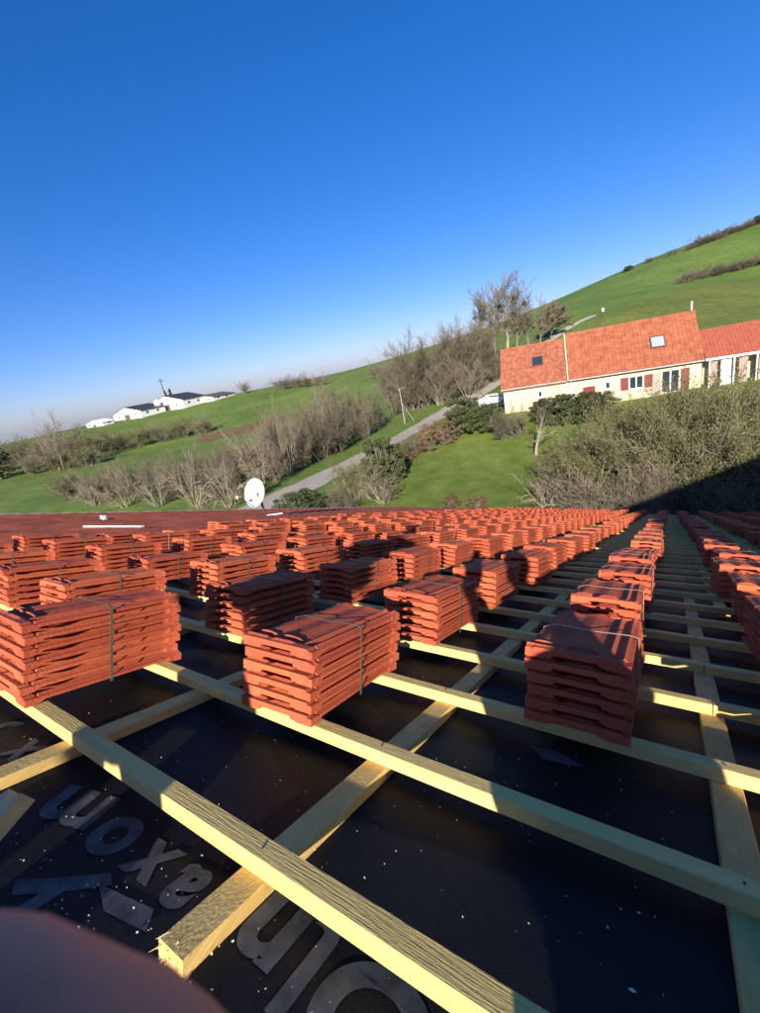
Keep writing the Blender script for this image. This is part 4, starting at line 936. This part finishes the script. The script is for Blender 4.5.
# ------------------------------------------------------------------ white farm on the crest
def farm():
    e1 = atD(150, 412, 262); rt_ = np.array([AX[0][0], AX[0][1], 0]); rt_ /= np.linalg.norm(rt_)
    ang = math.atan2(rt_[1], rt_[0])-math.radians(28)
    def gable(px, pb, wpx, hpx, depth, label, name='farm_barn', roofm='slate', fac=1.0):
        D = 262*fac; P = atD(px, pb, D); dep = AX[2] @ (P-CAM); s = dep/FPX*1.0; g_ = hz1(P[0], P[1]); zb = P[2]-g_
        e = empty(name, (P[0], P[1], g_), (0, 0, ang)); tag(e, label, 'barn', 'buildings of the white farm')
        W = wpx*s; Hh = (hpx*s+max(0, zb))*.8; wh = Hh*.55
        m_ = MB(); m_.prism([(-W/2, 0, -2.5), (W/2, 0, -2.5), (W/2, 0, wh), (0, 0, Hh), (-W/2, 0, wh)], (0, depth, 0)); m_.build('wall', M['white_wall'], e)
        for sx in (-1, 1):
            m_ = MB(); m_.prism([(0, -.1, Hh+.02), (sx*(W/2+.4), -.1, wh-.15), (sx*(W/2+.4), -.1, wh+.1), (0, -.1, Hh+.3)], (0, depth+.2, 0)); m_.build('roof', M[roofm], e)
        m_ = MB(); m_.box(-W*.09, W*.09, -.06, -.004, 0, wh*.72); m_.build('door', M['barn_roof'], e)
        for q in (-.3, .3): m_ = MB(); m_.box(W*q-.5, W*q+.5, -.05, -.004, wh*.35, wh*.35+1.0); m_.build('window', M['dark_metal'], e)
        for q in range(int(depth/6)):
            m_ = MB(); m_.box(W/2+.004, W/2+.05, 3+q*6, 4.2+q*6, wh*.4, wh*.4+1.1); m_.build('window', M['dark_metal'], e)
        return e
    gable(131, 427, 46, 14, 14, 'white gabled barn with dark roof, left of the pair on the skyline')
    gable(171, 419, 50, 17, 15, 'larger white gabled barn with dark roof beside the antenna pole on the skyline')
    gable(204, 409, 34, 8, 16, 'low dark-roofed shed at the hill end of the white farm', roofm='barn_roof')
    gable(97, 432, 28, 7, 6, 'small low white outbuilding at the valley end of the farm', roofm='white_wall')
    P = atD(159, 409, 262); g_ = hz1(P[0], P[1]); e = empty('silo', (P[0], P[1], g_)); tag(e, 'slim white silo between the two white barns', 'silo')
    hh = max(6.0, atD(159, 399, 262)[2]-g_); m_ = MB(); m_.tube((0, 0, -1), (0, 0, hh-1), 1.5, 1.5, 14); m_.build('tower', M['white_wall'], e); m_ = MB(); m_.tube((0, 0, hh-1), (0, 0, hh), 1.55, .3, 14); m_.build('cap', M['white'], e)
    P = atD(166, 398, 285); g_ = hz1(P[0], P[1]); T = atD(162, 378, 285); e = empty('antenna_pole', (P[0], P[1], g_)); tag(e, 'thin antenna pole with crossbar above the white farm', 'pole')
    hh = T[2]-g_; m_ = MB(); m_.tube((0, 0, -1), (0, 0, hh), .28, .2, 6); m_.build('post', M['dark_metal'], e); m_ = MB(); m_.tube(tuple(rt_*-1.7+np.array([0, 0, hh-1.5])), tuple(rt_*1.7+np.array([0, 0, hh-1.5])), .2, .2, 5); m_.build('crossbar', M['dark_metal'], e)
farm()
scatter(['conif'], 'conifer_tree', [(168,402,391,7),(173,402,389,8)], 'small dark conifer behind the antenna pole', 'tree', 'conifers by the farm')
# white marker on the hill by the track
p = ground(603, 312); e = MB(); e.box(-.3, .3, -.25, .25, 0, 1.0); e.box(-.36, .36, -.3, .3, 1.0005, 1.1)
o = e.build('water_marker', M['white'], None, loc=tuple(p)); tag(o, 'small pale box standing in the hill pasture above the house', 'marker')

# ------------------------------------------------------------------ people behind the camera (their shadows fall on the roof)
def limbs(name, chains, m, parent, vox, smooth=4):
    mb = MB()
    for ch in chains:
        for (p0, r0), (p1, r1) in zip(ch[:-1], ch[1:]): mb.tube(p0, p1, r0, r1, 14)
        for p_, r_ in ch: mb.ball(p_, r_*1.0, 14, 10)
    me = mb.mesh(name); o = bpy.data.objects.new(name, me); COL.objects.link(o)
    md = o.modifiers.new('r', 'REMESH'); md.mode = 'VOXEL'; md.voxel_size = vox
    sm = o.modifiers.new('s', 'SMOOTH'); sm.iterations = smooth; sm.factor = .5
    bpy.context.view_layer.update()
    me2 = bpy.data.meshes.new_from_object(o.evaluated_get(bpy.context.evaluated_depsgraph_get())); bpy.data.objects.remove(o, do_unlink=True)
    me2.name = name; me2.polygons.foreach_set('use_smooth', [True]*len(me2.polygons))
    return link(name, me2, m, parent)
V3 = lambda x: Vector(x)
def cc(x, y, z): return Vector(CAM + x*AX[0]+y*AX[1]+z*AX[2])         # camera-frame metres -> world (x right, y down, z ahead)
def photographer():
    e = empty('person', st(.24, -.5, -.80)); o = V3(e.location)
    P = lambda s, t, z: st(s, t, z)-o
    H_ = lambda x, y, z: cc(x, y, z)-o
    pel = P(.185, -.52, -.51); che = P(.20, -.42, -.28); nck = P(.24, -.36, -.14); hd = P(.245, -.31, .00)
    ls, rs = P(.06, -.40, -.22), P(.41, -.42, -.22); le, re_ = P(.035, -.24, -.46), P(.42, -.2, -.45)
    lw = H_(-.055, .155, -.03); palm = H_(-.05, .105, -.022); rw_ = P(.30, -.1, -.52)
    tipc = H_(-.0138, .0440, .0250)
    skin = [[(pel, .14), (che, .15), (nck, .055), (hd, .085)], [(hd, .09), (hd+V3((0, 0, .05)), .085)], [(che, .1), (ls, .055), (le, .042), (lw, .027), (palm, .030)], [(che, .1), (rs, .055), (re_, .042), (rw_, .028), (P(.27, -.04, -.54), .03)],
            [(palm, .022), (H_(-.066, .080, .002), .0120), (H_(-.050, .044, .0215), .0118), (H_(-.0385, .0395, .0245), .0118), (H_(-.0250, .0363, .0250), .0112), (tipc, .0114)],
            [(palm, .022), (H_(-.03, .13, -.03), .011), (H_(.0, .125, -.026), .010), (H_(.012, .12, -.022), .009)],
            [(palm, .022), (H_(-.03, .148, -.03), .011), (H_(.0, .145, -.026), .010), (H_(.012, .14, -.022), .009)],
            [(palm, .022), (H_(-.03, .165, -.03), .010), (H_(.0, .163, -.026), .009), (H_(.010, .16, -.022), .008)],
            [(palm, .022), (H_(-.06, .09, -.04), .012), (H_(-.03, .08, -.03), .011), (H_(-.01, .075, -.028), .010)],
            [(pel, .12), (P(.38, -.28, -.47), .08), (P(.42, -.62, -.63), .05), (P(.4, -.75, -.68), .04)], [(pel, .12), (P(.18, -.30, -.47), .08), (P(.22, -.68, -.65), .05), (P(.2, -.8, -.71), .04)]]
    tag(e, 'person crouching behind the ridge, holding the phone with a finger over its corner', 'person')
    limbs('body', skin, M['skin'], e, .0045, 6)
    limbs('jacket', [[(pel, .16), (che, .175), (nck, .07)], [(che, .12), (ls, .07), (le, .06), (lw.lerp(le, .35), .045)], [(che, .12), (rs, .07), (re_, .06), (rw_.lerp(re_, .3), .045)]], M['jacket'], e, .011)
    limbs('trousers', [[(pel, .165), (P(.38, -.28, -.47), .095), (P(.42, -.62, -.63), .068)], [(pel, .165), (P(.18, -.30, -.47), .095), (P(.22, -.68, -.65), .068)]], M['trousers'], e, .011)
    limbs('hair', [[(hd+V3((0, -.01, .03)), .095), (hd+V3((0, -.04, .0)), .09)]], M['hair'], e, .011)
    for a in (P(.4, -.76, -.69), P(.2, -.81, -.72)): limbs('boot', [[(a, .05), (a+V3((0, -.14, -.05)), .045)]], M['boot'], e, .011)
    ph = empty('phone', cc(-.014, .06, -.012)); tag(ph, 'black smartphone held up by the crouching person', 'phone'); po = V3(ph.location)
    mb = MB(); mb.box(-.052, .024, -.022, .128, -.0165, -.0085, lambda x, y, z: tuple(cc(x, y, z)-po)); mb.build('case', M['black'], ph)
    mb = MB(); mb.box(-.049, .021, -.019, .125, -.0172, -.0167, lambda x, y, z: tuple(cc(x, y, z)-po)); mb.build('screen', M['glass'], ph)
photographer()
def colleague():
    ft = st(-.85, -.75, 0); zb = back(0, (rw(0, VR).y-ft.y)/cP, -.03).z+base.z
    e = empty('person', (ft.x, ft.y, zb-.0)); tag(e, 'person standing on the back slope behind the ridge, legs apart', 'person'); o = V3(e.location)
    X, Yv = exy, dxy; P = lambda s, t, z: X*s+Yv*t+V3((0, 0, z))
    L = [[(P(s*.15, 0, .08), .035), (P(s*.14, .02, .5), .042), (P(s*.10, 0, .92), .07), (P(0, 0, 1.0), .11)] for s in (-1, 1)]
    T = [(P(0, 0, 1.0), .14), (P(0, .02, 1.25), .15), (P(0, .03, 1.42), .15), (P(0, .04, 1.55), .05), (P(0, .06, 1.66), .08), (P(0, .07, 1.72), .09)]
    Ar = [[(P(s*.12, .02, 1.42), .08), (P(s*.18, .02, 1.40), .055), (P(s*.165, .07, 1.14), .042), (P(s*.04, .24, 1.12+.05*s), .03), (P(-s*.05, .25, 1.13+.05*s), .032)] for s in (-1, 1)]
    fing = [[(P(-s*.05, .25, 1.13+.05*s), .025), (P(-s*.10, .25, 1.13+.05*s+d_), .010), (P(-s*.14, .23, 1.13+.05*s+d_), .009)] for s in (-1, 1) for d_ in (-.03, -.01, .01, .03)]
    th = [[(P(-s*.05, .25, 1.13+.05*s), .02), (P(-s*.07, .27, 1.19+.05*s), .012)] for s in (-1, 1)]
    limbs('body', L+[T]+Ar+fing+th, M['skin'], e, .008)
    limbs('jacket', [[(P(0, 0, 1.0), .145), (P(0, .02, 1.25), .15), (P(0, .03, 1.42), .15), (P(0, .04, 1.5), .07)]]+[c[:3]+[(c[3][0], .045)] for c in [[(a, b+.015) for a, b in q] for q in Ar]], M['jacket'], e, .012)
    limbs('trousers', [[(a, b+.013) for a, b in q] for q in L], M['trousers'], e, .012)
    limbs('hair', [[(P(0, .05, 1.74), .095), (P(0, .03, 1.70), .09)]], M['hair'], e, .012)
    for s in (-1, 1): limbs('boot', [[(P(s*.145, -.02, .05), .05), (P(s*.15, .16, .05), .045)]], M['boot'], e, .012)
colleague()
